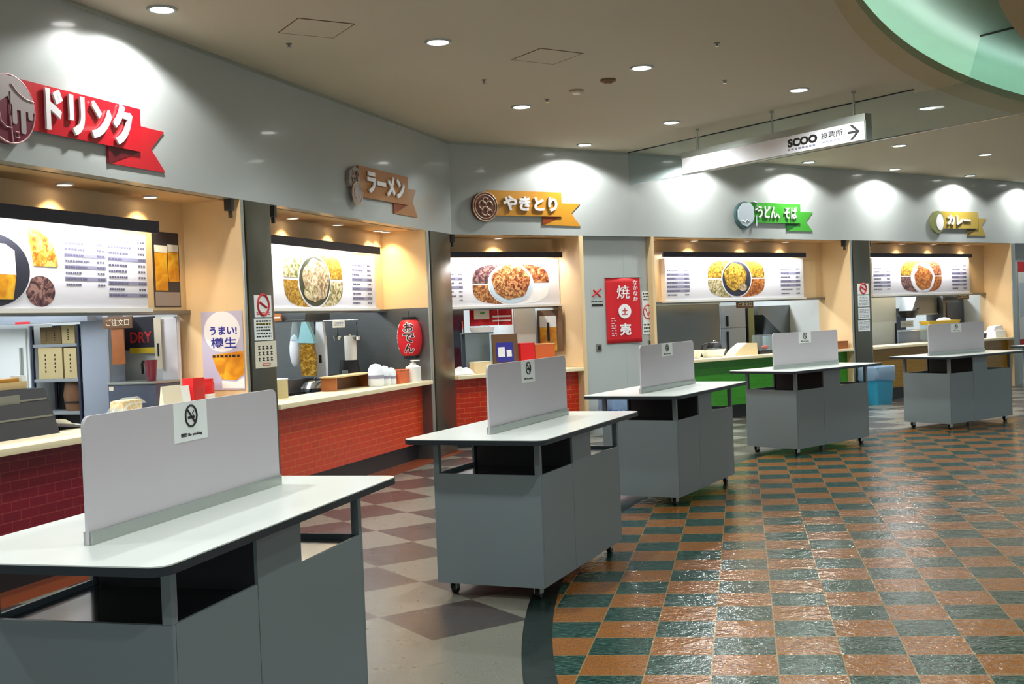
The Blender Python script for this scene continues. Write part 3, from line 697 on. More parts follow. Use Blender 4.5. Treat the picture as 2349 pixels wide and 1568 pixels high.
# ------------------------------------------------------------------ ribbon signs over the stalls
def ribbon_sign(i, px, mats, word, label, wordbox):
    """px: corners of the ribbon read off the photo, turned into points of the fascia plane"""
    rib, fold, tail = mats
    g = {k: at(i, -.02, *v) for k, v in px.items() if k != 'disc'}
    (dx, dy, dr) = px['disc']
    cs, cz = at(i, -.02, dx, dy); _, zt = at(i, -.02, dx, dy-dr); R = zt-cz
    t = wthing('shop_sign', label, 'sign', i, cs, 0, cz, 'ribbon signs on the fascia')
    q = lambda k: (g[k][0]-cs, g[k][1]-cz)
    TL, TR, BL, FB = q('TL'), q('TR'), q('BL'), q('FB')
    BR = (TR[0], FB[1]-.0)
    mb = MB(); mb.prism([(TL[0]-R*.3, TL[1]), TR, BR, (BL[0]-R*.3, BL[1])], -.034, -.020); mb.build('ribbon', M[rib], t)
    # tail behind, with its notch; the dark back of the fold shows between the two
    tTL, tTR, nt, tBR, tBL = q('tTL'), q('tTR'), q('nt'), q('tBR'), q('tBL')
    mb = MB(); mb.prism([(tBL[0], tBL[1]), (tBL[0], (tTL[1]+tBL[1])/2), (tTL[0], tTL[1]), tTR, nt, tBR], -.014, -.002); mb.build('ribbon_tail', M[tail], t)
    mb = MB(); mb.prism([(tBL[0], tBL[1]), (tBL[0], BR[1]+.001), (BR[0], BR[1]+.001)], -.019, -.0145); mb.build('ribbon_fold', M[fold], t)
    x0, y0, x1, y1 = wordbox
    a = at(i, -.05, x0, y0); b = at(i, -.05, x1, y1)
    c = at(i, -.05, x0, y1); d = at(i, -.05, x1, y0)
    chars = list(word); n = len(chars)
    lo, hi = min(c[1], a[1]), max(a[1], c[1])
    text(word, (a[0]+c[0])/2-cs, (b[0]+d[0])/2-cs, (b[1]+c[1])/2-cz, (a[1]+d[1])/2-cz, -.042, M['white'], t, .042 if n < 5 else .02, .016)
    return t, R
def disc_pts(r, n=40, cx=0, cz=0, ex=1.0): return [(cx+ex*r*math.cos(2*PI*k/n), cz+r*math.sin(2*PI*k/n)) for k in range(n)]
def ringtube(r, y, t, n=48, cx=0, cz=0, ex=1.0): return [(cx+ex*r*math.cos(2*PI*k/n), y, cz+r*math.sin(2*PI*k/n)) for k in range(n)]

t, R = ribbon_sign(0, dict(disc=(14, 250, 79), TL=(45.5, 182.7), TR=(317.4, 251), BL=(81.7, 301), FB=(249, 334), tTL=(319, 288), tTR=(378, 302.7), nt=(348, 341.5), tBR=(381.7, 396), tBL=(250.5, 373.7)),
                   ('red', 'reddark', 'redlight'), 'ドリンク', 'red ribbon sign with raised white katakana and a maroon drinks emblem', (104, 222, 302, 318))
mb = MB(); mb.prism(disc_pts(R), -.05, -.004); e = mb.build('emblem', M['maroon'], t)
mb = MB(); mb.tube(ringtube(R*.985, -.05, 0), R*.025, 8, True); mb.build('emblem_rim', M['rose'], e)
foam = [(-R*.95, R*.28), (-R*.7, R*.70), (-R*.3, R*.95), (R*.3, R*.94), (R*.7, R*.68), (R*.95, R*.28), (R*.95, R*.02)]
for x, wd_, zb in ((.80, .10, -.22), (.50, .10, -.66), (.16, .09, -.42)):
    foam += [(R*(x+wd_), R*.0), (R*(x+wd_), R*(zb+.06)), (R*(x+wd_*.6), R*zb), (R*(x-wd_*.6), R*zb), (R*(x-wd_), R*(zb+.06)), (R*(x-wd_), R*.0 if x > .2 else R*.1)]
foam += [(-R*.1, R*.35), (-R*.5, R*.1), (-R*.95, R*.1)]
mb = MB(); mb.prism(foam, -.055, -.051); mb.build('emblem_foam', M['greyrose'], e)
mb = MB(); mb.tube([(R*.05, -.058, R*.72), (R*.3, -.058, R*.5), (R*.6, -.058, R*.36), (R*.93, -.058, R*.33)], R*.018, 6)
mb.tube([(0, -.056, R*.5), (-R*.02, -.056, -R*.2), (R*.04, -.056, -R*.95)], R*.018, 6)
mb.tube([(-R*.5, -.056, R*.1), (-R*.4, -.056, -R*.4), (-R*.2, -.056, -R*.55), (R*.02, -.056, -R*.55)], R*.018, 6)
mb.tube([(R*.30, -.056, -R*.64), (R*.30, -.056, -R*.80), (R*.15, -.056, -R*.80), (R*.13, -.056, -R*.64)], R*.018, 6, True)
mb.build('emblem_line', M['rose'], e)

t, R = ribbon_sign(0, dict(disc=(812, 426, 42), TL=(823.7, 380), TR=(933, 406.6), BL=(833.6, 453), FB=(905, 464.6), tTL=(934, 432.5), tTR=(955, 436), nt=(947.9, 463.7), tBR=(959.5, 498.6), tBL=(905, 489)),
                   ('brown', 'amberdark', 'brown'), 'ラーメン', 'brown-amber ribbon sign with raised katakana beside the wall corner, bowl emblem', (843, 402, 927, 450))
mb = MB(); mb.prism([(-R*.85, R*.2), (-R*.7, R*.75), (-R*.1, R*1.05), (R*.45, R*.95), (R*.5, R*.3), (R*.3, -.1*R), (-R*.6, -R*.1)], -.045, -.004); e = mb.build('emblem', M['emblemgrey'], t)
mb = MB(); mb.prism(disc_pts(R*.62, cx=0, cz=-R*.42, ex=.95), -.055, -.0455); b = mb.build('emblem_bowl', M['greyrose'], e)
mb = MB(); mb.tube(ringtube(R*.60, -.056, 0, cx=0, cz=-R*.42), R*.05, 6, True); mb.tube(ringtube(R*.36, -.056, 0, cx=0, cz=-R*.36), R*.03, 6, True)
for k in range(3): mb.tube([(-R*.4+k*R*.3, -.048, R*.15), (-R*.5+k*R*.3, -.048, R*.4), (-R*.3+k*R*.3, -.048, R*.55), (-R*.4+k*R*.3, -.048, R*.8)], R*.04, 6)
mb.build('emblem_line', M['emblemsand'], e)
mb = MB(); mb.prism([(R*.0, R*.35), (R*.28, R*.45), (R*.25, R*.85), (R*.02, R*.75)], -.05, -.0455); mb.build('emblem_shade', M['emblembrown'], e)

t, R = ribbon_sign(1, dict(disc=(1110.5, 474, 34), TL=(1123.7, 436), TR=(1286, 441.5), BL=(1141, 494.7), FB=(1243, 496), tTL=(1287, 466), tTR=(1331.7, 467), nt=(1311, 489), tBR=(1333, 519), tBL=(1245.5, 515.5)),
                   ('amber', 'amberdark', 'amber'), 'やきとり', 'amber ribbon sign with raised white hiragana and a round brown swirl emblem', (1154, 450, 1278, 484))
mb = MB(); mb.prism(disc_pts(R), -.05, -.004); e = mb.build('emblem', M['emblembrown'], t)
mb = MB(); mb.tube(ringtube(R*.96, -.05, 0), R*.04, 8, True); mb.tube(ringtube(R*.80, -.05, 0), R*.035, 8, True)
for cx, cz, r in ((-.25, .12, .28), (.28, .1, .26), (0, .42, .2), (-.02, -.3, .3), (.3, -.38, .2)):
    mb.tube([(R*(cx+r*math.cos(a/10*1.6*PI)), -.052, R*(cz+r*math.sin(a/10*1.6*PI))) for a in range(11)], R*.05, 6)
mb.build('emblem_line', M['emblemsand'], e)

t, R = ribbon_sign(2, dict(disc=(1706.5, 493.4, 31), TL=(1717.8, 463.4), TR=(1834, 469), BL=(1726, 510.7), FB=(1804, 511.6), tTL=(1834, 486), tTR=(1864.8, 486.8), nt=(1849.8, 508.4), tBR=(1865.7, 530.8), tBL=(1804.9, 529.4)),
                   ('green', 'greendark', 'green'), 'うどん、そば', 'green ribbon sign with raised white hiragana and a pale bowl emblem', (1738, 473, 1828, 501))
mb = MB(); mb.prism(disc_pts(R*1.0), -.045, -.004); e = mb.build('emblem', M['emblemteal'], t)
mb = MB(); mb.prism([(-R*.8, R*.35), (-R*.3, R*.85), (R*.5, R*.95), (R*.9, R*.6), (R*.95, -R*.1), (R*.75, -R*.5), (R*.2, -R*.85), (-R*.35, -R*.75), (-R*.8, -R*.3)], -.055, -.0455); b = mb.build('emblem_bowl', M['emblemblue'], e)
mb = MB(); mb.tube([(R*.9, -.05, R*1.05), (R*1.3, -.05, R*.9), (R*1.35, -.05, R*.5), (R*1.1, -.05, R*.4)], R*.06, 6); mb.tube([(R*1.25, -.04, -R*.8), (R*1.25, -.04, 0)], R*.05, 6)
mb.tube([(-R*.5, -.057, -R*.4), (-R*.1, -.057, -R*.55), (R*.1, -.057, -R*.35), (R*.4, -.057, -R*.5)], R*.05, 6)
mb.build('emblem_line', M['emblemblue'], e)

t, R = ribbon_sign(2, dict(disc=(2149, 509, 25.5), TL=(2156, 484.6), TR=(2241, 486.8), BL=(2165, 523.7), FB=(2219.3, 523.7), tTL=(2241, 500.5), tTR=(2262.7, 501), nt=(2251.8, 518), tBR=(2263, 541), tBL=(2219.3, 540)),
                   ('olive', 'olivedark', 'olive'), 'カレー', 'small olive ribbon sign with raised katakana and a plate emblem, rightmost on the fascia', (2173, 493, 2226, 516))
mb = MB(); mb.prism(disc_pts(R), -.045, -.004); e = mb.build('emblem', M['emblemolive'], t)
mb = MB(); mb.prism(disc_pts(R*.72, cx=R*.28, cz=-R*.02, ex=.75), -.052, -.0455); mb.build('emblem_plate', M['white'], e)

# ------------------------------------------------------------------ menu boards
FOODS = dict(fry=food('fried_food_print', (150, 70, 20), (214, 140, 40), (240, 206, 110)), meat=food('meat_print', (88, 34, 24), (150, 78, 40), (206, 150, 96)),
             leaf=food('leaf_food_print', (84, 96, 44), (168, 150, 104), (216, 200, 164)), noodle=food('noodle_print', (116, 92, 60), (176, 150, 112), (214, 198, 166)),
             stew=food('stew_print', (110, 52, 18), (160, 88, 30), (200, 132, 62)), dark=food('dark_food_print', (52, 36, 40), (96, 62, 60), (160, 120, 110)),
             gold=food('gold_food_print', (92, 66, 14), (164, 124, 28), (206, 166, 66)), grill=food('grill_print', (96, 52, 26), (152, 90, 44), (206, 160, 104)))
NM = NB-.10
def quad(x0, x1, z0, z1, qx, qz, cut, gap=.012):
    """one corner of a rounded group of pictures; the oval in the middle is laid over it"""
    cx, cz = (x0+x1)/2, (z0+z1)/2; a, b = (x1-x0)/2, (z1-z0)/2; pts = [(cx+qx*cut, cz+qz*gap)]
    for k in range(13):
        th = PI/2*k/12; c, s_ = math.cos(th)**(2/3.4), math.sin(th)**(2/3.4)
        x, z = a*c, b*s_
        pts.append((cx+qx*max(x, cut), cz+qz*max(z, gap)))
    return pts
def hood_at(i, x0, y0, x1, y1): return rect(i, NM-.17, x0, y0, x1, y1)
def menu_board(i, box, hood, label, hoodz=None):
    s0, s1, z0, z1 = box
    t = wthing('menu_board', label, 'menu board', i, s0, NM, z0, 'lit menu boards over the counters')
    w, h = s1-s0, z1-z0
    mb = MB(); mb.box(0, w, 0, NB-NM, 0, h, .004); mb.build('panel', M['board'], t)
    mb = MB(); mb.box(-.02, w+.02, -.03, NB-NM, -.03, -.001); mb.build('ledge', M['whiteplastic'], t)
    a, b, za, zb = hood
    mb = MB(); mb.prism([(-.17, za-z0), (-.17, zb-z0), (NB-NM-.001, zb-z0), (NB-NM-.001, zb-z0-.02), (-.15, zb-z0-.02), (-.15, za-z0)], a-s0, b-s0, 'yz'); hd = mb.build('lamp_hood', M['hood'], t)
    tw = min(b-.05, s1)-max(a+.05, s0)
    mb = MB(); mb.cyl((max(a+.05, s0)-s0, -.11, zb-z0-.05), (max(a+.05, s0)-s0+tw, -.11, zb-z0-.05), .014); mb.build('lamp_tube', M['tube'], hd)
    l = bpy.data.lights.new('lamp', 'AREA'); l.shape = 'RECTANGLE'; l.size = tw; l.size_y = .05; l.energy = P_MENU*tw/2; l.color = (.98, .98, 1)
    o = bpy.data.objects.new('lamp', l); COL.objects.link(o); o.parent = t
    o.location = (max(a+.05, s0)-s0+tw/2, -.11, zb-z0-.075); o.rotation_euler = (math.radians(28), 0, 0)
    return t, s0, z0
def pics(t, i, s0, z0, group_px, oval_px, quads, oval_mat, dish, off, extra=None):
    n = NM-.004
    a = rect(i, n, *group_px); x0, x1, za, zb = a[0]-s0, a[1]-s0, a[2]-z0, a[3]-z0
    o = rect(i, n, *oval_px); ox0, ox1, oz0, oz1 = o[0]-s0, o[1]-s0, o[2]-z0, o[3]-z0
    for (qx, qz), fm in quads.items():
        mb = MB(); mb.prism(quad(x0, x1, za, zb, qx, qz, .03), -.003, -.0005); mb.build('picture', M.get(fm) or FOODS[fm], t)
    cx, cz, rx, rz = (ox0+ox1)/2, (oz0+oz1)/2, (ox1-ox0)/2, (oz1-oz0)/2
    mb = MB(); mb.prism([(cx+(rx+.022)*math.cos(2*PI*k/40), cz+(rz+.022)*math.sin(2*PI*k/40)) for k in range(40)], -.006, -.0032); mb.build('picture_rim', M['board'], t)
    mb = MB(); mb.prism([(cx+rx*math.cos(2*PI*k/40), cz+rz*math.sin(2*PI*k/40)) for k in range(40)], -.009, -.0062); p = mb.build('picture', M[dish], t)
    fx, fz, fr_ = off
    mb = MB(); mb.prism([(cx+rx*(fx+fr_*(1+.05*math.sin(5*2*PI*k/40))*math.cos(2*PI*k/40)), cz+rz*(fz+fr_*(1+.05*math.cos(7*2*PI*k/40))*math.sin(2*PI*k/40))) for k in range(40)], -.011, -.0092); mb.build('picture_food', FOODS[oval_mat], p)
    if extra:
        ex, ez, er, em = extra
        mb = MB(); mb.prism([(cx+rx*(ex+er*math.cos(2*PI*k/24)), cz+rz*(ez+er*.7*math.sin(2*PI*k/24))) for k in range(24)], -.0125, -.0112); mb.build('picture_food', FOODS[em], p)
    return p, cx, cz, rx, rz
def rows(t, i, s0, z0, px, n_rows, bars, seed=1):
    """price list: dark grey bars on every second row, small dashes for words and prices"""
    rnd = random.Random(seed)
    a = rect(i, NM-.002, *px); x0, x1, za, zb = a[0]-s0, a[1]-s0, a[2]-z0, a[3]-z0; h = (zb-za)/n_rows
    mb = MB(); mi = MB()
    for k in range(n_rows):
        z = zb-(k+.5)*h
        if k in bars: mb.box(x0, x1, -.002, -.0004, z-h*.33, z+h*.33)
        x = x0+.02*(x1-x0)
        while x < x0+(x1-x0)*rnd.uniform(.35, .6):
            w = rnd.uniform(.05, .10)*(x1-x0)*.6; mi.box(x, x+w, -.0034, -.0022, z-h*.17, z+h*.17); x += w*1.35
        x = x1-.22*(x1-x0)
        for _ in range(3): mi.box(x, x+.045*(x1-x0), -.0034, -.0022, z-h*.16, z+h*.16); x += .065*(x1-x0)
    if bars: mb.build('price_bars', M['inkgrey'], t)
    else: mb.bm.free()
    mi.build('lettering', M['inkdim'], t)
M['dishgreen'] = mat('dark_green_bowl_print', (56, 58, 36), .4, 0, 0, .2, 8)
M['inkdim'] = mat('dim_menu_ink', (96, 92, 116), .6, 0, 0, .1, 10)

def wallrect(i, px): return rect(i, NM, *px)
# drinks
b = rect(0, NM, 0, 512, 348, 705); b = (b[0]-1.15, 3.165, 1.815, 2.40)
hd = (b[0]-.1, hood_at(0, 0, 500, 365, 530)[1], 2.405, 2.50)
t, s0, z0 = menu_board(0, b, hd, 'big white menu board with a beer picture, cut off by the left edge')
cx, cz = at(0, NM, -22, 618); _, z_ = at(0, NM, -22, 528); R = z_-cz; x_, _ = at(0, NM, 66, 618); rx = x_-cx; cx -= s0; cz -= z0
cz = min(max(cz, R*.0+.0), 1); R = min(R, cz-.012, (2.40-1.815)-cz-.012)
mb = MB(); mb.prism(disc_pts(R*1.05, 48, cx, cz, rx/R), -.005, -.001); mb.build('picture_rim', M['white'], t)
mb = MB(); mb.prism(disc_pts(R, 48, cx, cz, rx/R), -.009, -.0052); p = mb.build('picture', M['posterdark'], t)
def chord(y0, y1, e): return [(cx+e*rx*math.sqrt(max(0, 1-((z-cz)/R)**2)), z) for z in (y0, y1)]
zf = cz-R*.12
mb = MB(); mb.prism([(cx-rx*.55, zf), (cx+rx*.62, zf), (cx+rx*.60, cz+R*.55), (cx+rx*.35, cz+R*.72), (cx-rx*.5, cz+R*.72)], -.013, -.0092); mb.build('picture_foam', M['foam'], p)
mb = MB(); mb.prism([(cx-rx*.55, cz-R*.80), (cx+rx*.52, cz-R*.80), (cx+rx*.62, zf-.001), (cx-rx*.55, zf-.001)], -.013, -.0092); mb.build('picture_beer', M['beer'], p)
for px, fm in (((45, 518, 131, 610), 'fry'), ((60, 632, 127, 704), 'dark')):
    a = rect(0, NM-.003, *px); x0, x1, za, zb = a[0]-s0, a[1]-s0, a[2]-z0, a[3]-z0; up = fm == 'fry'
    if up: pts = [(x0+(x1-x0)*.35, za), (x1, za)]+[(x1-(x1-x0)*.8*(1-math.cos(a_)), za+(zb-za)*math.sin(a_)) for a_ in [PI/2*k/8 for k in range(1, 9)]]
    else: pts = disc_pts((zb-za)/2*.98, 32, (x0+x1)/2, (za+zb)/2, (x1-x0)/(zb-za))
    mb = MB(); mb.prism(pts, -.004, -.0008); mb.build('picture', FOODS[fm], t)
rows(t, 0, s0, z0, (148, 540, 243, 660), 9, (3, 5, 7), 2); rows(t, 0, s0, z0, (248, 548, 336, 684), 10, (3, 7, 9), 3)
# ramen
b = (4.33, rect(0, NM, 622, 575, 861, 706)[1], 1.815, 2.41)
t, s0, z0 = menu_board(0, b, (4.33, hood_at(0, 622, 555, 872, 580)[1], 2.415, 2.50), 'white menu board with a brown noodle bowl picture, between the steel pillars')
pics(t, 0, s0, z0, (651, 577, 786, 704), (686, 589, 756, 702), {(-1, 1): 'leaf', (-1, -1): 'noodle', (1, 1): 'noodle', (1, -1): 'leaf'}, 'noodle', 'dishgreen', (.08, .06, .86), (-.3, -.45, .45, 'leaf'))
rows(t, 0, s0, z0, (808, 604, 853, 700), 9, (3, 5, 7), 5)
# skewers
b = (0.0, rect(1, NM, 1019, 590, 1283, 697)[1], 1.815, 2.44)
t, s0, z0 = menu_board(1, b, (-.1, hood_at(1, 1018, 577, 1290, 590)[1], 2.445, 2.52), 'white menu board with skewered meat pictures, over the red-orange counter')
pics(t, 1, s0, z0, (1084, 605, 1259, 696), (1122, 607, 1221, 695), {(-1, 1): 'dark', (-1, -1): 'grill', (1, 1): 'meat', (1, -1): 'foam'}, 'grill', 'emblemblue', (0, .10, .88), (.35, .0, .5, 'meat'))
rows(t, 1, s0, z0, (1020, 614, 1062, 694), 8, (2, 4), 7)
# noodles
a = rect(2, NM, 1526, 592, 1843, 681); b = (a[0], a[1], 1.815, 2.45)
t, s0, z0 = menu_board(2, b, (hood_at(2, 1521, 580, 1849, 592)[0], hood_at(2, 1521, 580, 1849, 592)[1], 2.455, 2.53), 'white menu board with a yellow topped noodle bowl picture, over the green counter')
pics(t, 2, s0, z0, (1624, 595, 1754, 681), (1657, 599, 1722, 679), {(-1, 1): 'gold', (-1, -1): 'leaf', (1, 1): 'gold', (1, -1): 'stew'}, 'gold', 'posterdark', (-.1, .12, .78), (.4, -.5, .3, 'noodle'))
rows(t, 2, s0, z0, (1530, 615, 1582, 681), 7, (1, 2, 3, 4, 5), 8); rows(t, 2, s0, z0, (1791, 612, 1836, 677), 7, (1, 3, 4), 9)
# curry
a = rect(2, NM, 2001, 592, 2224, 670); b = (a[0], a[1], 1.815, 2.46)
t, s0, z0 = menu_board(2, b, (hood_at(2, 1997, 583, 2230, 592)[0], hood_at(2, 1997, 583, 2230, 592)[1], 2.465, 2.53), 'white menu board with brown curry pictures, rightmost of the menu boards')
pics(t, 2, s0, z0, (2067, 596, 2160, 669), (2091, 604, 2142, 669), {(-1, 1): 'gold', (-1, -1): 'dark', (1, 1): 'meat', (1, -1): 'stew'}, 'stew', 'board', (.05, -.05, .8), (-.35, .75, .22, 'meat'))
rows(t, 2, s0, z0, (2004, 611, 2043, 667), 7, (2, 4, 5), 10); rows(t, 2, s0, z0, (2184, 605, 2217, 665), 7, (2, 3, 4, 5), 11)

# ------------------------------------------------------------------ hanging direction sign and smoke curtain
g0, g1 = Vector((1.70, 15.83)), Vector((4.5, 11.75)); gd = (g1-g0).normalized(); gh = math.atan2(gd.y, gd.x); gn = Vector((-gd.y, gd.x))
sd0, sd1 = Vector((2.341, 13.99)), Vector((3.6565, 11.959)); sd = (sd1-sd0).normalized(); sh = math.atan2(sd.y, sd.x); sn = Vector((-sd.y, sd.x))
o2 = sd0-sd*.25
t = thing('hanging_sign', 'long white direction sign with a black arrow, hung from the ceiling on rods', 'sign', (o2.x, o2.y, 3.345), sh)
SL, SH = 2.855, .275
mb = MB(); mb.box(0, SL, .004, .10, 0, SH, .004); mb.build('box', M['alu'], t)
mb = MB(); mb.box(.01, SL-.01, -.002, .0038, .006, SH-.075); fc = mb.build('face', M['board'], t)
mb = MB(); mb.box(0, SL, -.004, .0038, SH-.074, SH); mb.build('top_band', M['alu'], t)
for x in (.25, 1.50, 2.67):
    mb = MB(); mb.cyl((x, .05, SH), (x, .05, SH+.16), .014); mb.cyl((x, .05, SH+.16), (x, .05, ZC-3.345), .008); mb.cyl((x, .05, ZC-3.345-.03), (x, .05, ZC-3.345), .022); mb.build('rod', M['alu'], t)
def onsign(px, py):
    r = ray(px, py); r2 = Vector((r.x, r.y)); k = o2.dot(sn)/r2.dot(sn); p = Vector((0, 0, EYE))+k*r
    return (Vector((p.x, p.y))-o2).dot(sd), p.z-3.345
def signtext(body, x0, y0, x1, y1, m='ink', bold=.01):
    a = [onsign(x, y) for x, y in ((x0, y0), (x1, y0), (x0, y1), (x1, y1))]
    xs = sorted([a[0][0], a[1][0], a[2][0], a[3][0]])
    text(body, xs[0], xs[3], max(.01, (a[2][1]+a[3][1])/2), min(SH-.08, (a[0][1]+a[1][1])/2), -.0025, M[m], fc, bold, .0012)
xa, za = onsign(1962, 302)
mb = MB()
ax0, ax1 = onsign(1946, 306)[0], onsign(1972, 300)[0]; zc_ = .102; hh = .072
mb.box(ax0, ax1-.03, -.005, -.0022, zc_-.012, zc_+.012)
mb.prism([(ax1, zc_), (ax1-.09, zc_+hh+.005), (ax1-.125, zc_+hh+.005), (ax1-.035, zc_), (ax1-.125, zc_-hh-.005), (ax1-.09, zc_-hh-.005)], -.006, -.0023)
mb.build('arrow', M['ink'], fc)
x_a, x_b = onsign(1807, 325)[0], onsign(1875, 312)[0]
text('SCOO', x_a, x_b, .072, .165, -.0025, M['ink'], fc, .055, .0012)
x_c, x_d = onsign(1883, 310)[0], onsign(1934, 300)[0]
text('投票所', x_c, x_d, .09, .16, -.0025, M['ink'], fc, .012, .0012)
for a_, b_, z_ in ((x_a, x_b, .046), (x_c+.02, x_d, .056)):
    q_ = a_; mb = MB()
    while q_ < b_-.04: mb.box(q_, q_+.034, -.0038, -.0024, z_-.010, z_+.010); q_ += .052
    mb.build('lettering', M['inkgrey'], fc)

t = thing('smoke_curtain', 'row of clear glass smoke curtain panes hanging from the ceiling behind the arrow sign', 'glass screen', (g0.x, g0.y, 0), gh)
for a, b, zt in ((.03, 2.33, ZC-.012), (2.336, 4.66, ZC-.012)):
    mb = MB(); mb.box(a, b, -.004, .004, 3.43, zt); mb.build('pane', M['glass'], t)
mb = MB(); mb.prism([(4.666, 3.43), (5.72, 3.43), (5.72, ZC+.37), (5.45, ZC+.37), (5.3, ZC-.045), (4.666, ZC-.045)], -.004, .004); mb.build('pane', M['glass'], t)
mb = MB(); mb.prism([(5.726, 3.43), (6.9, 3.43), (6.9, ZC-.045), (6.4, ZC-.045), (6.3, ZC+.37), (5.726, ZC+.37)], -.004, .004); mb.build('pane', M['glass'], t)
mb = MB(); mb.box(.03, 6.9, -.008, .008, 3.415, 3.43); mb.build('bottom_rail', M['chrome'], t)
mb = MB(); mb.box(.03, 4.66, -.01, .01, ZC-.012, ZC); mb.box(5.45, 6.3, -.01, .01, ZC+.365, ZC+.385); mb.build('top_rail', M['black'], t)

# ------------------------------------------------------------------ things on the ceiling
def hatch(pxs, label):
    P_ = [onz(x, y, ZC) for x, y in pxs]; c = sum(P_, Vector())/4
    a = (P_[1]-P_[0]+P_[2]-P_[3]); h = math.atan2(a.y, a.x)
    t = thing('ceiling_hatch', label, 'hatch', (c.x, c.y, ZC), h)
    w = .225
    mb = MB(); mb.box(-w+.008, w-.008, -w+.008, w-.008, -.004, 0); mb.build('cover', M['ceil'], t)
    mb = MB()
    for x0, x1, y0, y1 in ((-w, w, -w, -w+.007), (-w, w, w-.007, w), (-w, -w+.007, -w+.007, w-.007), (w-.007, w, -w+.007, w-.007)): mb.box(x0, x1, y0, y1, -.005, 0)
    mb.build('frame', M['hatchline'], t)
M['hatchline'] = mat('hatch_frame_brown', (112, 84, 56), .6, 0, 0, .06, 6)
hatch([(640, 72), (688, 38), (812, 55), (760, 90)], 'square ceiling hatch outline between the two nearest downlights')
hatch([(1195, 138), (1240, 112), (1332, 122), (1255, 143)], 'faint square ceiling hatch outline near the small ceiling domes')
for (px, py), r, lb, nm in (((1322, 207), .075, 'flat round smoke detector on the ceiling, nearer the amber sign', 'smoke_detector'), ((1395, 182), .075, 'dark round speaker on the ceiling beside the smoke detector', 'ceiling_speaker')):
    p = onz(px, py, ZC); t = thing(nm, lb, 'detector' if nm[0] == 's' else 'speaker', p)
    mb = MB(); mb.lathe([(0, 0), (r, 0), (r, -.018), (r*.85, -.024), (0, -.024)]); mb.build('housing', M['trim'] if nm[0] == 's' else M['hatchline'], t)
    mb = MB(); mb.lathe([(0, -.0245), (r*.6, -.0245), (r*.5, -.038), (0, -.038)]); mb.build('cap', M['whiteplastic'] if nm[0] == 's' else M['hatchline'], t)
for px, py, lb in ((663, 100, 'small sprinkler head below the near ceiling hatch'), (1110, 183, 'small sprinkler head left of the middle downlights'), (1645, 98, 'small sprinkler head at the upper middle of the ceiling'), (1662, 184, 'small sprinkler head up and left of the hanging sign'), (1255, 228, 'sprinkler shape standing in for a small highlight beside the starry downlight')):
    p = onz(px, py, ZC); t = thing('sprinkler_head', lb, 'sprinkler', p, 0, 'ceiling sprinklers')  # the last one is a shape put in for a small ceiling highlight
    mb = MB(); mb.lathe([(0, 0), (.026, 0), (.024, -.006), (.010, -.010), (.010, -.028), (0, -.028)]); mb.build('escutcheon', M['switch'], t)
    mb = MB(); mb.lathe([(0, -.0285), (.018, -.0285), (.018, -.032), (0, -.032)]); mb.build('deflector', M['chrome'], t)

# ------------------------------------------------------------------ things in the stalls
def fr(i, mode, plane, px, name, label, cat, base=None, group=None):
    """a thing whose front stands on a plane of the stall: mode 'b' faces the hall, mode 'c' faces along the wall.
    Returns the Empty at its lower left front corner, its width and its height."""
    if mode == 'b':
        s0, s1, z0, z1 = rect(i, plane, *px)
        if base is not None: z0 = base
        return wthing(name, label, cat, i, s0, plane, z0, group), s1-s0, z1-z0
    a = [side(i, plane, x, y) for x, y in ((px[0], px[1]), (px[2], px[1]), (px[0], px[3]), (px[2], px[3]))]
    nl, nr = (a[0][0]+a[2][0])/2, (a[1][0]+a[3][0])/2
    z0, z1 = (a[2][1]+a[3][1])/2, (a[0][1]+a[1][1])/2
    if base is not None: z0 = base
    return wthing(name, label, cat, i, plane, nl, z0, group, -PI/2), nl-nr, z1-z0
def bx(t, name, m, *a, bev=.004):
    mb = MB(); mb.box(*a, bev); return mb.build(name, M[m], t)
def sheet(i, mode, plane, px, label, m='paper', name='paper_notice', cat='notice', group=None):
    t, w, h = fr(i, mode, plane, px, name, label, cat, None, group)
    bx(t, 'sheet', m, 0, w, -.003, 0, 0, h, bev=0); return t, w, h
def lines(t, w, z0, z1, n, m='ink', y=-.003, x0=.1, x1=.9, seed=1):
    rnd = random.Random(seed); mb = MB(); h = (z1-z0)/n
    for k in range(n):
        x = w*x0; z = z0+(k+.5)*h
        while x < w*x1-.001:
            q = rnd.uniform(.05, .12)*w; mb.box(x, min(x+q, w*x1), y-.0012, y-.0002, z-h*.25, z+h*.25); x += q*1.5
    mb.build('lettering', M[m], t)

# -- drinks stall
t, w, h = fr(0, 'c', 3.5, (-40, 746, 68, 880), 'cabinet', 'tall pale grey cabinet at the left edge of the drinks kitchen', 'cabinet', 0)
bx(t, 'body', 'fridgewhite', 0, w, 0, .3, 0, h); bx(t, 'door', 'fridgewhite', .02, w-.02, -.02, -.001, .05, h-.03); bx(t, 'handle', 'alu', w-.07, w-.05, -.05, -.021, h-.5, h-.2)
t, w, h = fr(0, 'c', 3.3, (-40, 722, 200, 742), 'shutter_box', 'long pale grey box under the ledge above the drinks kitchen', 'box')
bx(t, 'housing', 'fridge', 0, w, 0, .12, 0, h); bx(t, 'label_strip', 'inkred', w*.32, w*.46, -.003, -.0005, .0, h*.25, bev=0)
t, w, h = fr(0, 'c', 3.45, (72, 745, 184, 960), 'storage_rack', 'dark steel rack holding cardboard boxes behind the black display case', 'rack', 0)
RW, RT_ = w, t
zt = [side(0, 3.45, 120, y)[1] for y in (783, 863, 938)]
for x in (0, w-.025):
    bx(t, 'upright', 'navy', x, x+.025, 0, .025, 0, h); bx(t, 'upright', 'navy', x, x+.025, .275, .30, 0, h)
for z in zt: bx(t, 'shelf_board', 'shelf', .0, w, .003, .297, z-.05, z-.022)
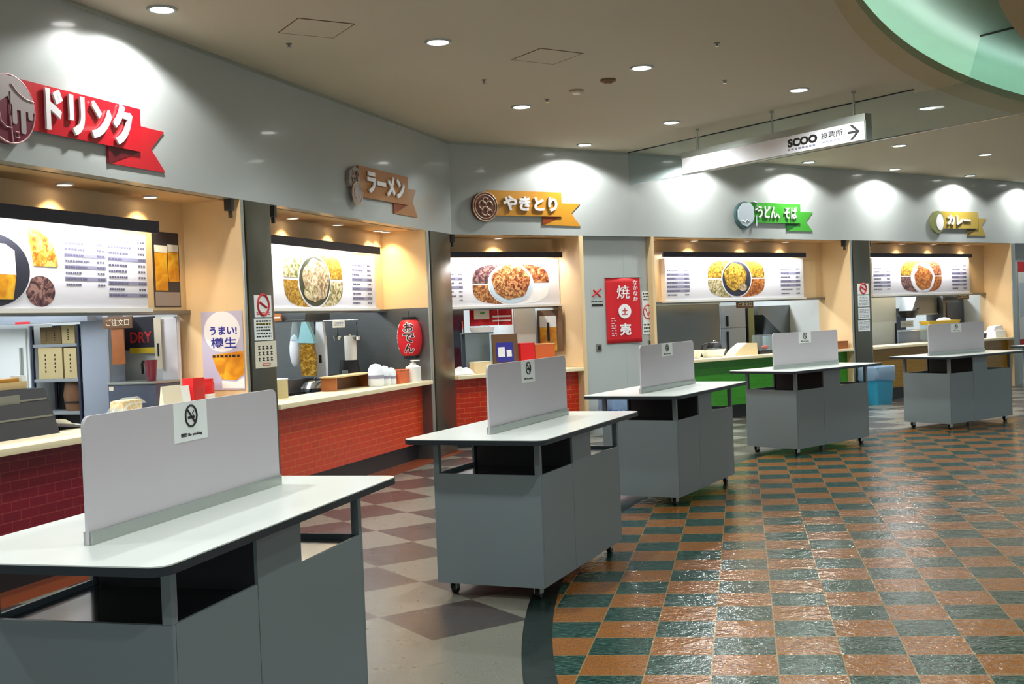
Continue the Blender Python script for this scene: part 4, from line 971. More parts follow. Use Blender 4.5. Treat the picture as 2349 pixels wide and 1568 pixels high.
bx(t, 'back_panel', 'black', .026, w-.026, .297, .302, 0, h)
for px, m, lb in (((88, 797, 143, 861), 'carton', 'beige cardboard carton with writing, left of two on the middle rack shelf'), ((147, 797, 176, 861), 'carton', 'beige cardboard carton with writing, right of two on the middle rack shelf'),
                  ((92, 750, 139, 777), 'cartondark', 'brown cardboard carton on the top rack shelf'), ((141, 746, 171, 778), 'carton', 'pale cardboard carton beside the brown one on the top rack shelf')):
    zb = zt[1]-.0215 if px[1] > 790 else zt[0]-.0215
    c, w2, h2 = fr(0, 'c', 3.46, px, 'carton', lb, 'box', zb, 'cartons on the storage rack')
    bx(c, 'box', m, 0, w2, 0, .25, 0, h2); bx(c, 'tape', 'board_wood', w2*.45, w2*.55, -.002, .25, h2, h2+.001, bev=0)
    mb = MB()
    for x in (.3, .7) if w2 > .15 else (.5,):
        for k in range(5): mb.box(w2*x-.006, w2*x+.006, -.0015, -.0003, h2*(.2+.13*k), h2*(.27+.13*k))
    mb.build('lettering', M['ink'], c)
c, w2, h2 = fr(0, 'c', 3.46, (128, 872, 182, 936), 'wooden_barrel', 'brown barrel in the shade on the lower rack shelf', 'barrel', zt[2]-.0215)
mb = MB(); mb.lathe([(0, 0), (w2*.42, 0), (w2*.5, h2*.5), (w2*.42, h2), (0, h2)], (w2/2, .13, 0), sy=.9); b = mb.build('staves', M['posterbrown'], c)  # darker brown than the wood: the shade inside the rack put into the colour
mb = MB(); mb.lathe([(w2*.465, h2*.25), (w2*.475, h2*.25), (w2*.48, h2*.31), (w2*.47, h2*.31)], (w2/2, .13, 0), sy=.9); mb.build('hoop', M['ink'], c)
t, w, h = fr(0, 'c', 3.46, (188, 722, 252, 950), 'refrigerator', 'tall pale blue-grey refrigerator side behind the bread pack', 'refrigerator', 0)
bx(t, 'body', 'fridge', 0, w, 0, .2, 0, h); bx(t, 'door_edge', 'shelf', w-.02, w, -.006, -.0005, .1, h-.02)
t, w, h = fr(0, 'c', 3.78, (258, 727, 357, 803), 'drinks_poster', 'black poster with red letters DRY and a yellow lower band', 'poster')
bx(t, 'sheet', 'posterdark', 0, w, -.004, 0, 0, h, bev=0); bx(t, 'band', 'yellowband', w*.4, w, -.006, -.0045, -.03, .02, bev=0)
text('DRY', w*.42, w*.92, h*.22, h*.55, -.005, M['inkred'], t, .02, .002)
t, w, h = fr(0, 'c', 3.34, (239, 726, 305, 753), 'hanging_wood_sign', 'dark wooden sign with pale characters hung under the ledge of the drinks stall', 'sign', None, 'order counter signs')
bx(t, 'board', 'posterbrown', 0, w, -.012, .0, 0, h); text('ご注文口', w*.1, w*.9, h*.22, h*.8, -.0125, M['paperc'], t, .01, .002)
t, w, h = fr(0, 'c', 3.352, (258, 742, 287, 835), 'wooden_plaque', 'brown upright wooden plaque hanging below the dark order sign', 'sign')
bx(t, 'board', 'wood', 0, w, -.012, 0, 0, h); bx(t, 'cap', 'posterbrown', 0, w, -.016, -.0125, h-.02, h, bev=0)
t, w, h = fr(0, 'c', 3.72, (355, 728, 371, 846), 'paper_strip', 'narrow beige upright strip beside the black poster', 'notice')
bx(t, 'sheet', 'paperc', 0, w, -.004, 0, 0, h, bev=0); bx(t, 'lettering', 'ink', w*.4, w*.6, -.0055, -.0045, h*.25, h*.5, bev=0)
t, w, h = fr(0, 'c', 3.76, (372, 726, 412, 882), 'lit_column', 'white lit upright panel at the rear of the drinks stall', 'panel', CT)
bx(t, 'panel', 'white', 0, w, -.01, .02, 0, h); bx(t, 'diffuser', 'board', .01, w-.01, -.02, -.0105, .02, h-.02)
t, w, h = fr(0, 'c', 3.40, (249, 876, 358, 935), 'bottle_cooler', 'slate blue counter cooler with a small white label, behind the counter', 'cooler', .5)
bx(t, 'body', 'slate', 0, w, 0, .34, 0, h-.02); bx(t, 'lid', 'alu', -.005, w+.005, -.01, .34, h-.0195, h); bx(t, 'label_plate', 'paperc', .01, .055, -.003, -.0005, h-.07, h-.035, bev=0)
zc_top = .5+h
t, w, h = fr(0, 'c', 3.46, (317, 826, 352, 874), 'pitcher', 'maroon plastic pitcher standing on the slate blue cooler', 'pitcher', zc_top)
mb = MB(); mb.lathe([(0, .0), (w*.24, 0), (w*.33, h*.8), (w*.36, h), (w*.33, h), (w*.30, h*.8), (w*.21, .01), (0, .01)], (w*.62, .05, 0)); mb.build('jug', M['pitcher'], t)
mb = MB(); mb.tube([(w*.30, .05, h*.93), (w*.06, .05, h*.93), (w*.03, .05, h*.8), (w*.06, .05, h*.35)], .012, 8); mb.build('handle', M['black'], t)
n0, z0 = side(0, 3.828, 461, 716); n1, z1 = side(0, 3.828, 563, 893)
t = wthing('beer_poster', 'lilac poster with blue characters and golden beer, left of the near steel pillar', 'poster', 0, 3.828, n0, z1, None, -PI/2)
w, h = n0-n1, z0-z1
bx(t, 'sheet', 'poster', 0, w, -.003, 0, 0, h, bev=0)
mb = MB(); mb.prism(disc_pts(h*.26, 40, w*.5, h*.74, w*.44/(h*.26)), -.0045, -.0032); mb.build('disc', M['white'], t)
text('うまい!', w*.2, w*.86, h*.70, h*.81, -.0048, M['inkblue'], t, .03, .001); text('樽生', w*.22, w*.84, h*.53, h*.67, -.0048, M['inkblue'], t, .014, .001)
mb = MB(); mb.prism([(w*.22, h*.45), (w*.99, h*.49), (w*.99, h*.2), (w*.8, h*.12), (w*.45, h*.14), (w*.34, h*.26)], -.0045, -.0032); mb.build('beer', M['beer'], t)
mb = MB(); mb.prism([(w*.45, h*.02), (w*.99, h*.02), (w*.99, h*.16), (w*.8, h*.10), (w*.45, h*.12)], -.0044, -.0031); mb.build('foam', M['foam'], t)
lines(t, w, h*.40, h*.46, 1, 'ink', -.0045, .25, .9, 4)
s_, n_ = oc(0, 138, 992)
t = wthing('display_case', 'black slanted display case with faint shelf edges on the counter, at the left edge', 'display case', 0, s_-1.1, n_, CT)
hh = at(0, n_+.12, 110, 888)[1]-CT
mb = MB(); mb.prism([(0, 0), (.42, 0), (.42, hh), (.12, hh)], 0, 1.1, 'yz'); mb.build('case', M['black'], t)
for z in (.12, .24):
    mb = MB(); mb.box(.05, 1.08, .12*z/hh-.006, .12*z/hh+.003, z, z+.012); mb.build('shelf_edge', M['switch'], t)
bx(t, 'label_card', 'switch', .62, .82, .085, .1, hh*.72, hh*.9, bev=0); bx(t, 'top_pane', 'acrylic', .01, 1.09, .13, .41, hh, hh+.006, bev=0)
t = wthing('snack_tray', 'tray of orange-brown snacks on top of the black display case', 'tray', 0, s_-.55, n_+.15, CT+hh+.0065)
bx(t, 'tray', 'board_wood', 0, .42, 0, .24, 0, .05); bx(t, 'snack_layer', 'amber', .015, .36, .012, .22, .0505, .075, bev=.008); bx(t, 'price_card', 'paper', .37, .41, .0, .1, .0505, .09, bev=0)
s_, n_ = oc(0, 165, 985)
t = wthing('plastic_sheet', 'crumpled white plastic sheet on the counter beside the black display case', 'plastic bag', 0, s_, n_, CT+.001)
mb = MB(); mb.grid(lambda u, v: ((u-.4)*.30, v*.22, .075*max(0, 1-u*1.1)*(1-.4*v)+.008*math.sin(9*u+5*v)+.012), 14, 8); mb.build('sheet', M['whitecloth'], t)
s_, n_ = at(0, .25, 285, 935)[0], .25
t = wthing('bread_pack', 'clear pack of sliced bread on the counter behind the nearest divider', 'bread', 0, s_-.14, n_-.08, CT)
a = at(0, .25, 285, 910)[1]-CT
mb = MB(); mb.box(.02, .26, 0, .12, .004, a-.02, .03); mb.build('loaf', M['bread'], t)
mb = MB(); mb.grid(lambda u, v: (-.10+u*.38, -.02+v*.16, .006+(a-.01)*min(1, u*2.2)*(1-.25*abs(v-.5)*2)), 12, 6); mb.build('wrapper', M['clear'], t)
for px, m, lb, nm, cat in (((378, 884, 421, 932), 'paperc', 'beige menu stand with small pictures, on the counter left of the red boxes', 'menu_stand', 'menu stand'), ((423, 884, 441, 930), 'paper', 'narrow pale card stand between the beige menu and the red box', 'card_stand', 'card stand'),
                           ((443, 866, 470, 912), 'redbox', 'glossy red box on the counter by the beer poster', 'red_box', 'box'), ((472, 868, 503, 914), 'redbox', 'red canister right of the glossy red box by the beer poster', 'red_canister', 'canister')):
    t, w, h = fr(0, 'b', .22, px, nm, lb, cat, CT)
    if nm == 'red_canister':
        mb = MB(); mb.lathe([(0, 0), (w/2, 0), (w/2, h*.85), (w*.46, h*.9), (w*.46, h), (0, h)], (w/2, w/2, 0)); mb.build('can', M['redbox'], t)
        mb = MB(); mb.lathe([(w*.502, h*.3), (w*.51, h*.3), (w*.51, h*.55), (w*.502, h*.55)], (w/2, w/2, 0)); mb.build('band', M['foam'], t)
    elif nm == 'red_box': bx(t, 'box', m, 0, w, 0, .1, 0, h); bx(t, 'front_label', 'inkred', w*.15, w*.85, -.002, -.0003, h*.3, h*.7, bev=0)
    else:
        mb = MB(); mb.prism([(0, 0), (.07, 0), (.035, h), (.028, h)], 0, w, 'yz'); mb.build('stand', M[m], t)
        bx(t, 'picture', 'noodle' if m == 'paperc' else 'inkred', w*.15, w*.85, .004, .012, h*.16, h*.36, bev=0)

# -- beer poster on the upper wall of the drinks stall
t, w, h = fr(0, 'b', NB-.006, (352, 533, 412, 704), 'beer_poster', 'dark framed poster of two beer glasses, right of the big drinks menu', 'poster')
bx(t, 'sheet', 'posterdark', 0, w, 0, .005, 0, h, bev=0); bx(t, 'beer', 'beer', w*.06, w*.52, -.003, -.0003, h*.22, h*.72, bev=0); bx(t, 'beer', 'beer', w*.56, w*.96, -.003, -.0003, h*.34, h*.74, bev=0)
bx(t, 'foam', 'foam', w*.06, w*.52, -.003, -.0003, h*.725, h*.82, bev=0); bx(t, 'foam', 'foam', w*.56, w*.96, -.003, -.0003, h*.745, h*.84, bev=0); bx(t, 'caption', 'emblemgrey', .01, w-.01, -.002, -.0003, .01, h*.2, bev=0)

# -- ramen stall
t, w, h = fr(0, 'c', 6.9, (622, 716, 700, 738), 'range_hood', 'grey steel hood under the ledge of the ramen stall', 'range hood')
bx(t, 'hood', 'ksteel', 0, w, 0, .6, 0, h); bx(t, 'lip', 'steel', 0, w, -.012, -.001, 0, .02)
t, w, h = fr(0, 'c', 6.85, (627, 719, 647, 737), 'hanging_wood_sign', 'small brown wooden sign beside the left steel pillar in the ramen stall', 'sign', None, 'order counter signs')
bx(t, 'board', 'wood', 0, w, -.012, 0, 0, h); bx(t, 'lettering', 'paperc', w*.15, w*.85, -.0135, -.0125, h*.4, h*.6, bev=0)
t, w, h = fr(0, 'c', 6.7, (661, 738, 684, 842), 'hanging_bag', 'white packet in a clear bag hanging left of the noodles', 'bag', None, 'bags hanging from the hood')
mb = MB(); mb.ell((w/2, .03, h*.36), w*.5, .04, h*.36); mb.build('packet', M['whitecloth'], t); mb = MB(); mb.cyl((w/2, .03, h*.6), (w*.6, .03, h), w*.38, w*.2, 12); mb.build('bag_neck', M['clear'], t)
t, w, h = fr(0, 'c', 6.68, (688, 738, 722, 862), 'noodle_bag', 'hanging bag of yellow-brown noodles with a pale cyan net top', 'bag', None, 'bags hanging from the hood')
mb = MB(); mb.prism([(w*.05, 0), (w*.95, 0), (w*1.0, h*.3), (w*.85, h*.64), (w*.1, h*.64), (-w*.02, h*.3)], 0, .05); mb.build('noodles', M['noodle'], t)
mb = MB(); mb.prism([(-w*.1, h*.62), (w*1.0, h*.60), (w*.9, h*.72), (w*.5, h), (w*.2, h), (0, h*.74)], -.008, .058); mb.build('net_top', M['cyan'], t)
t, w, h = fr(0, 'c', 6.80, (724, 738, 746, 868), 'paper_bag', 'tall white bag with black characters hanging right of the noodles', 'bag', None, 'bags hanging from the hood')
mb = MB(); mb.prism([(0, 0), (w, 0), (w*1.0, h*.55), (w*.8, h), (w*.15, h), (0, h*.6)], 0, .05); mb.build('bag', M['whitecloth'], t)
bx(t, 'lettering', 'ink', w*.3, w*.6, -.0015, -.0003, h*.28, h*.42, bev=0)
t, w, h = fr(0, 'c', 7.2, (705, 731, 822, 739), 'utensil_rail', 'thin steel rail with hooks under the ramen ledge', 'rail')
mb = MB(); mb.cyl((0, 0, h/2), (w, 0, h/2), .008); mb.build('bar', M['chrome'], t)
for k, px in enumerate((722, 743, 775, 819)):
    lb = ('steel ladle hanging on the rail, leftmost of the four', 'steel ladle hanging on the rail, second from the left', 'steel ladle hanging on the rail below the cream note', 'steel ladle hanging on the rail, rightmost of the four')[k]
    t, w, h = fr(0, 'c', 7.19, (px-7, 738, px+7, 782), 'ladle', lb, 'ladle', None, 'ladles on the rail')
    mb = MB(); mb.tube([(w/2, 0, h), (w*.5, 0, h*.4), (w*.45, -.01, h*.2)], .008, 6); mb.build('handle', M['black'], t)
    mb = MB(); mb.lathe([(0, 0), (w*.5, .01), (w*.72, h*.24), (w*.68, h*.24), (w*.46, .015), (0, .006)], (w/2, -.02, 0)); mb.build('cup', M['chrome'], t)
t, w, h = sheet(0, 'c', 7.15, (763, 734, 791, 751), 'cream note with faint lines clipped above the ladles', 'paperc'); lines(t, w, h*.2, h*.8, 3, 'inkgrey', seed=3)
s_, n_ = side(0, 7.3, 690, 900)[0], 0
t = wthing('gas_range', 'dark gas range behind the ramen counter', 'stove', 0, 5.0, .56, 0)
bx(t, 'body', 'ksteel', 0, 2.6, 0, .5, 0, .86); bx(t, 'cooktop', 'black', 0, 2.6, 0, .5, .861, .90)
for x in (.4, 1.1, 1.8):
    mb = MB(); mb.lathe([(.11, .9005), (.13, .9005), (.13, .925), (.11, .925)], (x, .25, 0)); mb.build('burner', M['ink'], t)
bx(t, 'splash_guard', 'ksteel', 0, 2.6, .47, .5, .9005, 1.05)
s_, n_ = at(0, .66, 733, 890)[0], .70
t = wthing('kettle', 'shiny steel kettle with a round lid on the dark range', 'kettle', 0, s_, n_, .925)
a = max(.12, at(0, .7, 733, 868)[1]-.925)
mb = MB(); mb.lathe([(0, 0), (.15, 0), (.17, a*.3), (.12, a*.75), (.06, a*.9), (0, a*.9)]); mb.build('pot', M['chrome'], t)
mb = MB(); mb.ell((0, 0, a*.95), .03, .03, .03); mb.build('knob', M['black'], t); mb = MB(); mb.tube([(.15, 0, a*.35), (.22, 0, a*.5), (.24, 0, a*.75)], .014, 8); mb.build('spout', M['chrome'], t)
t, w, h = fr(0, 'b', .40, (634, 868, 661, 917), 'paper_box', 'small pale box on the ramen counter beside the left steel pillar', 'box', CT)
bx(t, 'box', 'carton', 0, w, 0, .1, 0, h-.012); bx(t, 'lid', 'paper', -.003, w+.003, -.003, .103, h-.0115, h)
t, w, h = fr(0, 'c', 7.1, (769, 826, 813, 852), 'rice_cooker', 'black rice cooker base under the white roll', 'rice cooker', CT)
mb = MB(); mb.lathe([(0, 0), (w*.48, 0), (w*.5, h*.6), (w*.42, h), (0, h)], (w/2, w*.5, 0)); mb.build('cooker', M['black'], t); bx(t, 'front_plate', 'alu', w*.35, w*.65, -.006, .012, h*.3, h*.6)
RZ = CT+h
t, w, h = fr(0, 'c', 7.1, (784, 770, 809, 829), 'kitchen_roll', 'white upright roll standing on the black cooker', 'paper roll', RZ)
mb = MB(); mb.lathe([(w*.1, 0), (w*.5, 0), (w*.5, h), (w*.1, h)], (w/2, w*.6, 0)); mb.build('roll', M['whiteplastic'], t); mb = MB(); mb.cyl((w/2, w*.6, h*.99), (w/2, w*.6, h+.02), w*.09); mb.build('core', M['carton'], t)
t, w, h = fr(0, 'b', .30, (772, 858, 858, 882), 'serving_shelf', 'low wooden shelf with a pale plywood top on the ramen counter', 'shelf', CT)
bx(t, 'top_board', 'board_wood', 0, w, 0, .2, h-.016, h); bx(t, 'side_board', 'wood', .015, .03, .01, .19, 0, h-.0165); bx(t, 'side_board', 'wood', w-.03, w-.015, .01, .19, 0, h-.0165); bx(t, 'back_board', 'posterbrown', .031, w-.031, .17, .19, 0, h-.0165)
for k, (a, b, y0) in enumerate(((871, 887, 833), (888, 901, 838), (903, 913, 842))):
    lb = ('white packet of paper cups, left of three on the ramen counter', 'white packet of paper cups, middle of three on the ramen counter', 'white packet of paper cups, right of three beside the orange tray')[k]
    t, w, h = fr(0, 'b', .12, (a, y0, b, 878), 'cup_packet', lb, 'packet', CT, 'cup packets on the ramen counter')
    mb = MB(); mb.lathe([(0, 0), (w*.42, 0), (w*.5, h*.1), (w*.46, h*.75), (w*.3, h*.95), (0, h)], (w/2, w*.5, 0), 16); mb.build('packet', M['whitecloth'], t)
    mb = MB(); mb.lathe([(w*.485, h*.35), (w*.495, h*.35), (w*.49, h*.5), (w*.48, h*.5)], (w/2, w*.5, 0), 16); mb.build('print', M['inkgrey'], t)
t, w, h = fr(0, 'b', .10, (917, 847, 941, 873), 'orange_tray', 'orange box tray on the ramen counter near the lantern', 'tray', CT)
bx(t, 'tray', 'orangetray', 0, w, 0, .2, 0, h); bx(t, 'rim', 'wood', -.004, w+.004, -.004, .204, h-.012, h-.001)
t, w, h = fr(0, 'b', .0, (957, 826, 971, 869), 'pump_bottle', 'white pump bottle at the right end of the ramen counter', 'bottle', CT)
mb = MB(); mb.lathe([(0, 0), (w*.5, 0), (w*.5, h*.7), (w*.2, h*.82), (w*.2, h*.9), (0, h*.9)], (w/2, w/2, 0)); mb.build('bottle', M['whiteplastic'], t)
mb = MB(); mb.cyl((w/2, w/2, h*.9), (w/2, w/2, h), w*.08); mb.box(w*.3, w*.7, w*.1, w*.6, h*.97, h*1.02); mb.build('pump', M['whiteplastic'], t)
# the red lantern
t, w, h = fr(0, 'c', 7.66, (903, 727, 956, 823), 'paper_lantern', 'red paper lantern with white-edged black characters, hanging at the ramen stall', 'lantern')
R = w/2; cy = R*.9
mb = MB(); pr = [(R*.55, h*.07)]
for k in range(1, 24):
    u = k/24; pr.append((R*(.55+.45*math.sin(PI*u)**.55)*(1-.012*(k % 2)), h*(.07+.86*u)))
pr.append((R*.55, h*.93)); mb.lathe(pr, (R, cy, 0), 36); body = mb.build('paper_shade', M['lantern'], t, 60)
mb = MB(); mb.lathe([(0, 0), (R*.56, 0), (R*.56, h*.068), (0, h*.068)], (R, cy, 0)); mb.build('bottom_ring', M['black'], t)
mb = MB(); mb.lathe([(0, h*.932), (R*.56, h*.932), (R*.56, h), (0, h)], (R, cy, 0)); mb.build('top_ring', M['black'], t)
mb = MB(); mb.tube([(R, cy, h), (R, cy, 1.765-t.location.z)], .004, 6); mb.build('cord', M['black'], t)
def onlantern(body_, x0, x1, z0, z1, m, lift, bold):
    o = text(body_, x0, x1, z0, z1, 0, M[m], t, bold, .002)
    for v in o.data.vertices:                      # wrap the characters round the shade
        u = (v.co.z/h-.07)/.86; rr = R*(.55+.45*math.sin(PI*min(max(u, .02), .98))**.55)+lift-v.co.y
        a = (v.co.x-R)/R; v.co = Vector((R+rr*math.sin(a), cy-rr*math.cos(a), v.co.z))
for k, ch in enumerate('おでん'):
    z1 = h*(.86-.25*k); z0 = z1-h*.21
    onlantern(ch, R*.80, R*1.84, z0-.008, z1+.008, 'white', .001, .07); onlantern(ch, R*.86, R*1.78, z0, z1, 'ink', .0035, .02)
for k in range(5): onlantern('-oにカら'[k], R*-.12, R*.14, h*(.74-.13*k), h*(.84-.13*k), 'white', .001, .02)

# -- skewer stall
t, w, h = fr(1, 'b', 1.2, (1014, 704, 1068, 850), 'drinks_fridge', 'dark blue glass-door fridge behind the skewer counter', 'refrigerator', 0)
bx(t, 'body', 'ksteel', 0, w, .02, .5, 0, h); bx(t, 'door', 'navy', .02, w-.02, 0, .0195, .1, h-.03); bx(t, 'handle', 'chrome', w-.07, w-.05, -.03, -.001, h-.6, h-.2)
t, w, h = fr(1, 'b', .685, (1076, 703, 1177, 746), 'noren_curtain', 'short red cloth curtain with white marks in the skewer stall', 'curtain')
mb = MB()
for k in range(3): mb.grid(lambda u, v, k=k: (w*(k+.02+.96*u)/3, .02*math.sin(6*u+k)+.0, h*v), 8, 4)
mb.build('cloth', M['banner'], t); mb = MB(); mb.cyl((-.02, 0, h), (w+.02, 0, h), .01); mb.build('rod', M['wood'], t)
bx(t, 'cloth_marks', 'white', w*.5, w*.92, -.030, -.026, h*.42, h*.52, bev=0); bx(t, 'cloth_marks', 'white', w*.5, w*.92, -.030, -.026, h*.2, h*.28, bev=0)
t, w, h = sheet(1, 'b', .65, (1087, 704, 1122, 732), 'pale note with a green mark pinned on the red curtain', 'paperc'); bx(t, 'mark', 'green', w*.4, w*.7, -.0045, -.0032, h*.45, h*.6, bev=0)
t, w, h = fr(1, 'b', .95, (1178, 700, 1229, 800), 'white_cabinet', 'tall white cabinet behind the red box in the skewer stall', 'cabinet', 0)
bx(t, 'body', 'fridgewhite', 0, w, 0, .4, 0, h); bx(t, 'door', 'fridgewhite', .015, w-.015, -.018, -.001, .05, h-.02)
t, w, h = fr(1, 'b', .40, (1068, 762, 1134, 856), 'warming_case', 'grey glass warming case with a white tray on top, on the skewer counter', 'display case', CT)
bx(t, 'base', 'ksteel', 0, w, 0, .12, 0, .05); bx(t, 'pane', 'acrylic', .004, w-.004, 0, .01, .0505, h-.02, bev=0); bx(t, 'back_panel', 'slate', .004, w-.004, .1, .12, .0505, h-.02); bx(t, 'top', 'ksteel', 0, w, 0, .12, h-.0195, h)
wt = CT+h
t, w, h = fr(1, 'b', .38, (1084, 750, 1142, 762), 'white_tray', 'white oval tray on top of the warming case', 'tray', wt+.001)
mb = MB(); mb.lathe([(0, 0), (w*.42, 0), (w*.5, h), (w*.47, h), (w*.4, h*.3), (0, h*.3)], (w/2, .08, 0), sy=.35); mb.build('dish', M['white'], t); mb = MB(); mb.ell((w*.55, .08, h*.8), w*.3, .05, h*.6); mb.build('cover', M['clear'], t)
t, w, h = fr(1, 'b', .22, (1133, 766, 1190, 836), 'picture_board', 'brown board with a violet picture on the skewer counter', 'sign', CT)
mb = MB(); mb.prism([(0, 0), (.03, 0), (.06, h), (.03, h)], 0, w, 'yz'); mb.build('board', M['posterbrown'], t)
mb = MB(); mb.prism([(.006, h*.27), (.001, h*.27), (.0215, h*.78), (.0265, h*.78)], w*.12, w*.8, 'yz'); mb.build('picture', M['inkblue'], t)
mb = MB(); mb.prism([(.0045, h*.1), (.0005, h*.1), (.0055, h*.22), (.0095, h*.22)], w*.12, w*.8, 'yz'); mb.build('strip', M['orangetray'], t)
mb = MB(); mb.prism([(.0095, h*.4), (.0025, h*.4), (.013, h*.66), (.020, h*.66)], w*.18, w*.45, 'yz'); mb.prism([(.0095, h*.4), (.0025, h*.4), (.010, h*.58), (.017, h*.58)], w*.52, w*.72, 'yz'); mb.build('pattern', M['white'], t)
for px, m, lb, nm, cat in (((1195, 786, 1227, 826), 'redbox', 'bright red box on the skewer counter behind the middle divider', 'red_box', 'box'), ((1228, 787, 1273, 828), 'orangetray', 'orange tray with a pale rim beside the bright red box', 'orange_tray', 'tray')):
    t, w, h = fr(1, 'b', .2, px, nm, lb, cat, CT); bx(t, 'box', m, 0, w, 0, .16, 0, h); bx(t, 'rim', 'board_wood' if m != 'redbox' else 'inkred', -.003, w+.003, -.003, .163, h-.014, h-.001)
t, w, h = fr(1, 'b', .12, (1042, 840, 1090, 858), 'tissue_heap', 'heap of white tissues on the skewer counter next to the pillar', 'tissue', CT)
mb = MB(); mb.grid(lambda u, v: (u*w, v*.14, .004+h*math.sin(PI*u)**.5*math.sin(PI*v)**.5*(.75+.25*math.sin(14*u+6*v))), 16, 8); mb.build('tissue', M['whitecloth'], t)
t, w, h = fr(1, 'b', .22, (1088, 829, 1128, 858), 'beige_box', 'plain beige box on the skewer counter left of the picture board', 'box', CT)
bx(t, 'box', 'cloth', 0, w, 0, .12, 0, h-.008); bx(t, 'lid', 'paperc', -.002, w+.002, -.002, .122, h-.0075, h)
n0, z0 = side(1, 1.93, 1232, 712); n1, z1 = side(1, 1.93, 1292, 806)
t = wthing('beer_poster', 'brown framed poster of a tall golden beer at the right of the skewer stall', 'poster', 1, 1.93, n0, z1, None, -PI/2)
w, h = n0-n1, z0-z1
bx(t, 'sheet', 'posterbrown', 0, w, -.004, .01, 0, h, bev=0); bx(t, 'beer', 'beer', w*.1, w*.78, -.0065, -.0045, h*.02, h*.58, bev=0); bx(t, 'foam', 'foam', w*.1, w*.78, -.0065, -.0045, h*.585, h*.86, bev=0); bx(t, 'lettering', 'ink', w*.4, w*.5, -.008, -.0067, h*.25, h*.7, bev=0)

# -- noodle stall
t, w, h = fr(2, 'b', 1.3, (1500, 692, 1652, 822), 'backsplash', 'dull steel splash panel at the left of the noodle kitchen', 'panel', 0)
bx(t, 'panel', 'steel', 0, w, 0, .04, 0, h); bx(t, 'top_rail', 'alu', 0, w, -.02, -.001, h-.05, h)
t, w, h = fr(2, 'b', 1.3, (1655, 700, 1711, 806), 'refrigerator', 'tall grey steel refrigerator in the middle of the noodle kitchen', 'refrigerator', 0)
bx(t, 'body', 'fridge', 0, w, .025, .6, 0, h); bx(t, 'door', 'fridge', 0, w, 0, .0245, .1, h*.78); bx(t, 'door', 'fridge', 0, w, 0, .0245, h*.785, h); bx(t, 'handle', 'black', w*.2, w*.25, -.03, -.0005, h*.5, h*.75); bx(t, 'handle', 'black', w*.2, w*.25, -.03, -.0005, h*.8, h*.9)
t, w, h = fr(2, 'b', 1.3, (1718, 706, 1731, 806), 'kitchen_post', 'narrow olive-beige post right of the grey refrigerator', 'post', 0)
bx(t, 'post', 'emblemolive', 0, w, 0, .15, 0, h); bx(t, 'corner_strip', 'black', -.022, -.001, 0, .1, 0, h)
t, w, h = fr(2, 'b', 1.3, (1740, 700, 1842, 770), 'range_hood', 'large slanted steel hood above the noodle kitchen range', 'range hood')
mb = MB(); mb.prism([(0, h), (w, h), (w, 0), (w*.55, 0), (w*.1, h*.72), (0, h*.72)], 0, .5); mb.build('hood', M['ksteel'], t); bx(t, 'lip', 'alu', w*.55, w, -.02, -.001, 0, .03)
bx(t, 'back_panel', 'steel', 0, w*.55, .48, .5, -1.0, h*.70)
t, w, h = fr(2, 'b', .64, (1688, 689, 1727, 706), 'hanging_wood_sign', 'small dark wooden sign hung under the noodle menu ledge', 'sign', None, 'order counter signs')
bx(t, 'board', 'posterbrown', 0, w, -.012, 0, 0, h); text('ご注文口', w*.1, w*.9, h*.25, h*.75, -.0125, M['paperc'], t, .01, .002)
t, w, h = fr(2, 'b', .18, (1592, 803, 1622, 826), 'white_bowl', 'white bowl on the green counter left of the steel pot', 'bowl', CT)
mb = MB(); mb.lathe([(0, 0), (w*.3, 0), (w*.5, h), (w*.47, h), (w*.27, .012), (0, .012)], (w/2, w/2, 0)); mb.build('bowl', M['whiteplastic'], t); mb = MB(); mb.lathe([(0, h*.6), (w*.4, h*.6), (w*.4, h*.62), (0, h*.62)], (w/2, w/2, 0)); mb.build('contents', M['cloth'], t)
t, w, h = fr(2, 'b', .2, (1623, 797, 1678, 826), 'steel_pot', 'wide shiny steel pot with a dark handle on the green counter', 'pot', CT)
mb = MB(); mb.lathe([(0, 0), (w*.36, 0), (w*.48, h*.8), (w*.5, h*.84), (w*.44, h*.86), (w*.1, h*1.0), (0, h)], (w/2, w*.26, 0), sy=.5); mb.build('pot', M['chrome'], t)
mb = MB(); mb.tube([(w*.03, w*.26, h*.8), (w*.08, w*.26, h*1.3), (w*.28, w*.26, h*1.5)], .016, 8); mb.build('handle', M['black'], t)
t, w, h = fr(2, 'b', .45, (1640, 782, 1668, 810), 'black_kettle', 'dark kettle behind the shiny steel pot on the green counter', 'kettle', CT)
mb = MB(); mb.lathe([(0, 0), (w*.45, 0), (w*.5, h*.5), (w*.3, h*.9), (0, h)], (w/2, w/2, 0)); mb.build('body', M['black'], t); mb = MB(); mb.ell((w/2, w/2, h), w*.1, w*.1, h*.08); mb.build('knob', M['chrome'], t)
t, w, h = fr(2, 'b', .2, (1684, 786, 1738, 818), 'cloth_bag', 'beige cloth-covered box on the green counter', 'bag', CT)
mb = MB(); mb.prism([(0, 0), (w, 0), (w*.98, h*.95), (w*.55, h), (w*.2, h*.5)], 0, .2); mb.build('bag', M['cloth'], t); bx(t, 'side_patch', 'cartondark', w*.99, w*1.0+.004, .03, .15, h*.1, h*.5, bev=0)
t, w, h = fr(2, 'b', .2, (1742, 767, 1776, 814), 'acrylic_case', 'small clear acrylic case on the green counter left of the fourth divider', 'case', CT)
bx(t, 'case', 'acrylic', 0, w, 0, .15, .0605, h, bev=0); bx(t, 'base', 'black', 0, w, 0, .15, 0, .06); mb = MB(); mb.ell((w*.6, .07, .10), w*.22, .05, .035); mb.build('contents', M['inkred'], t)
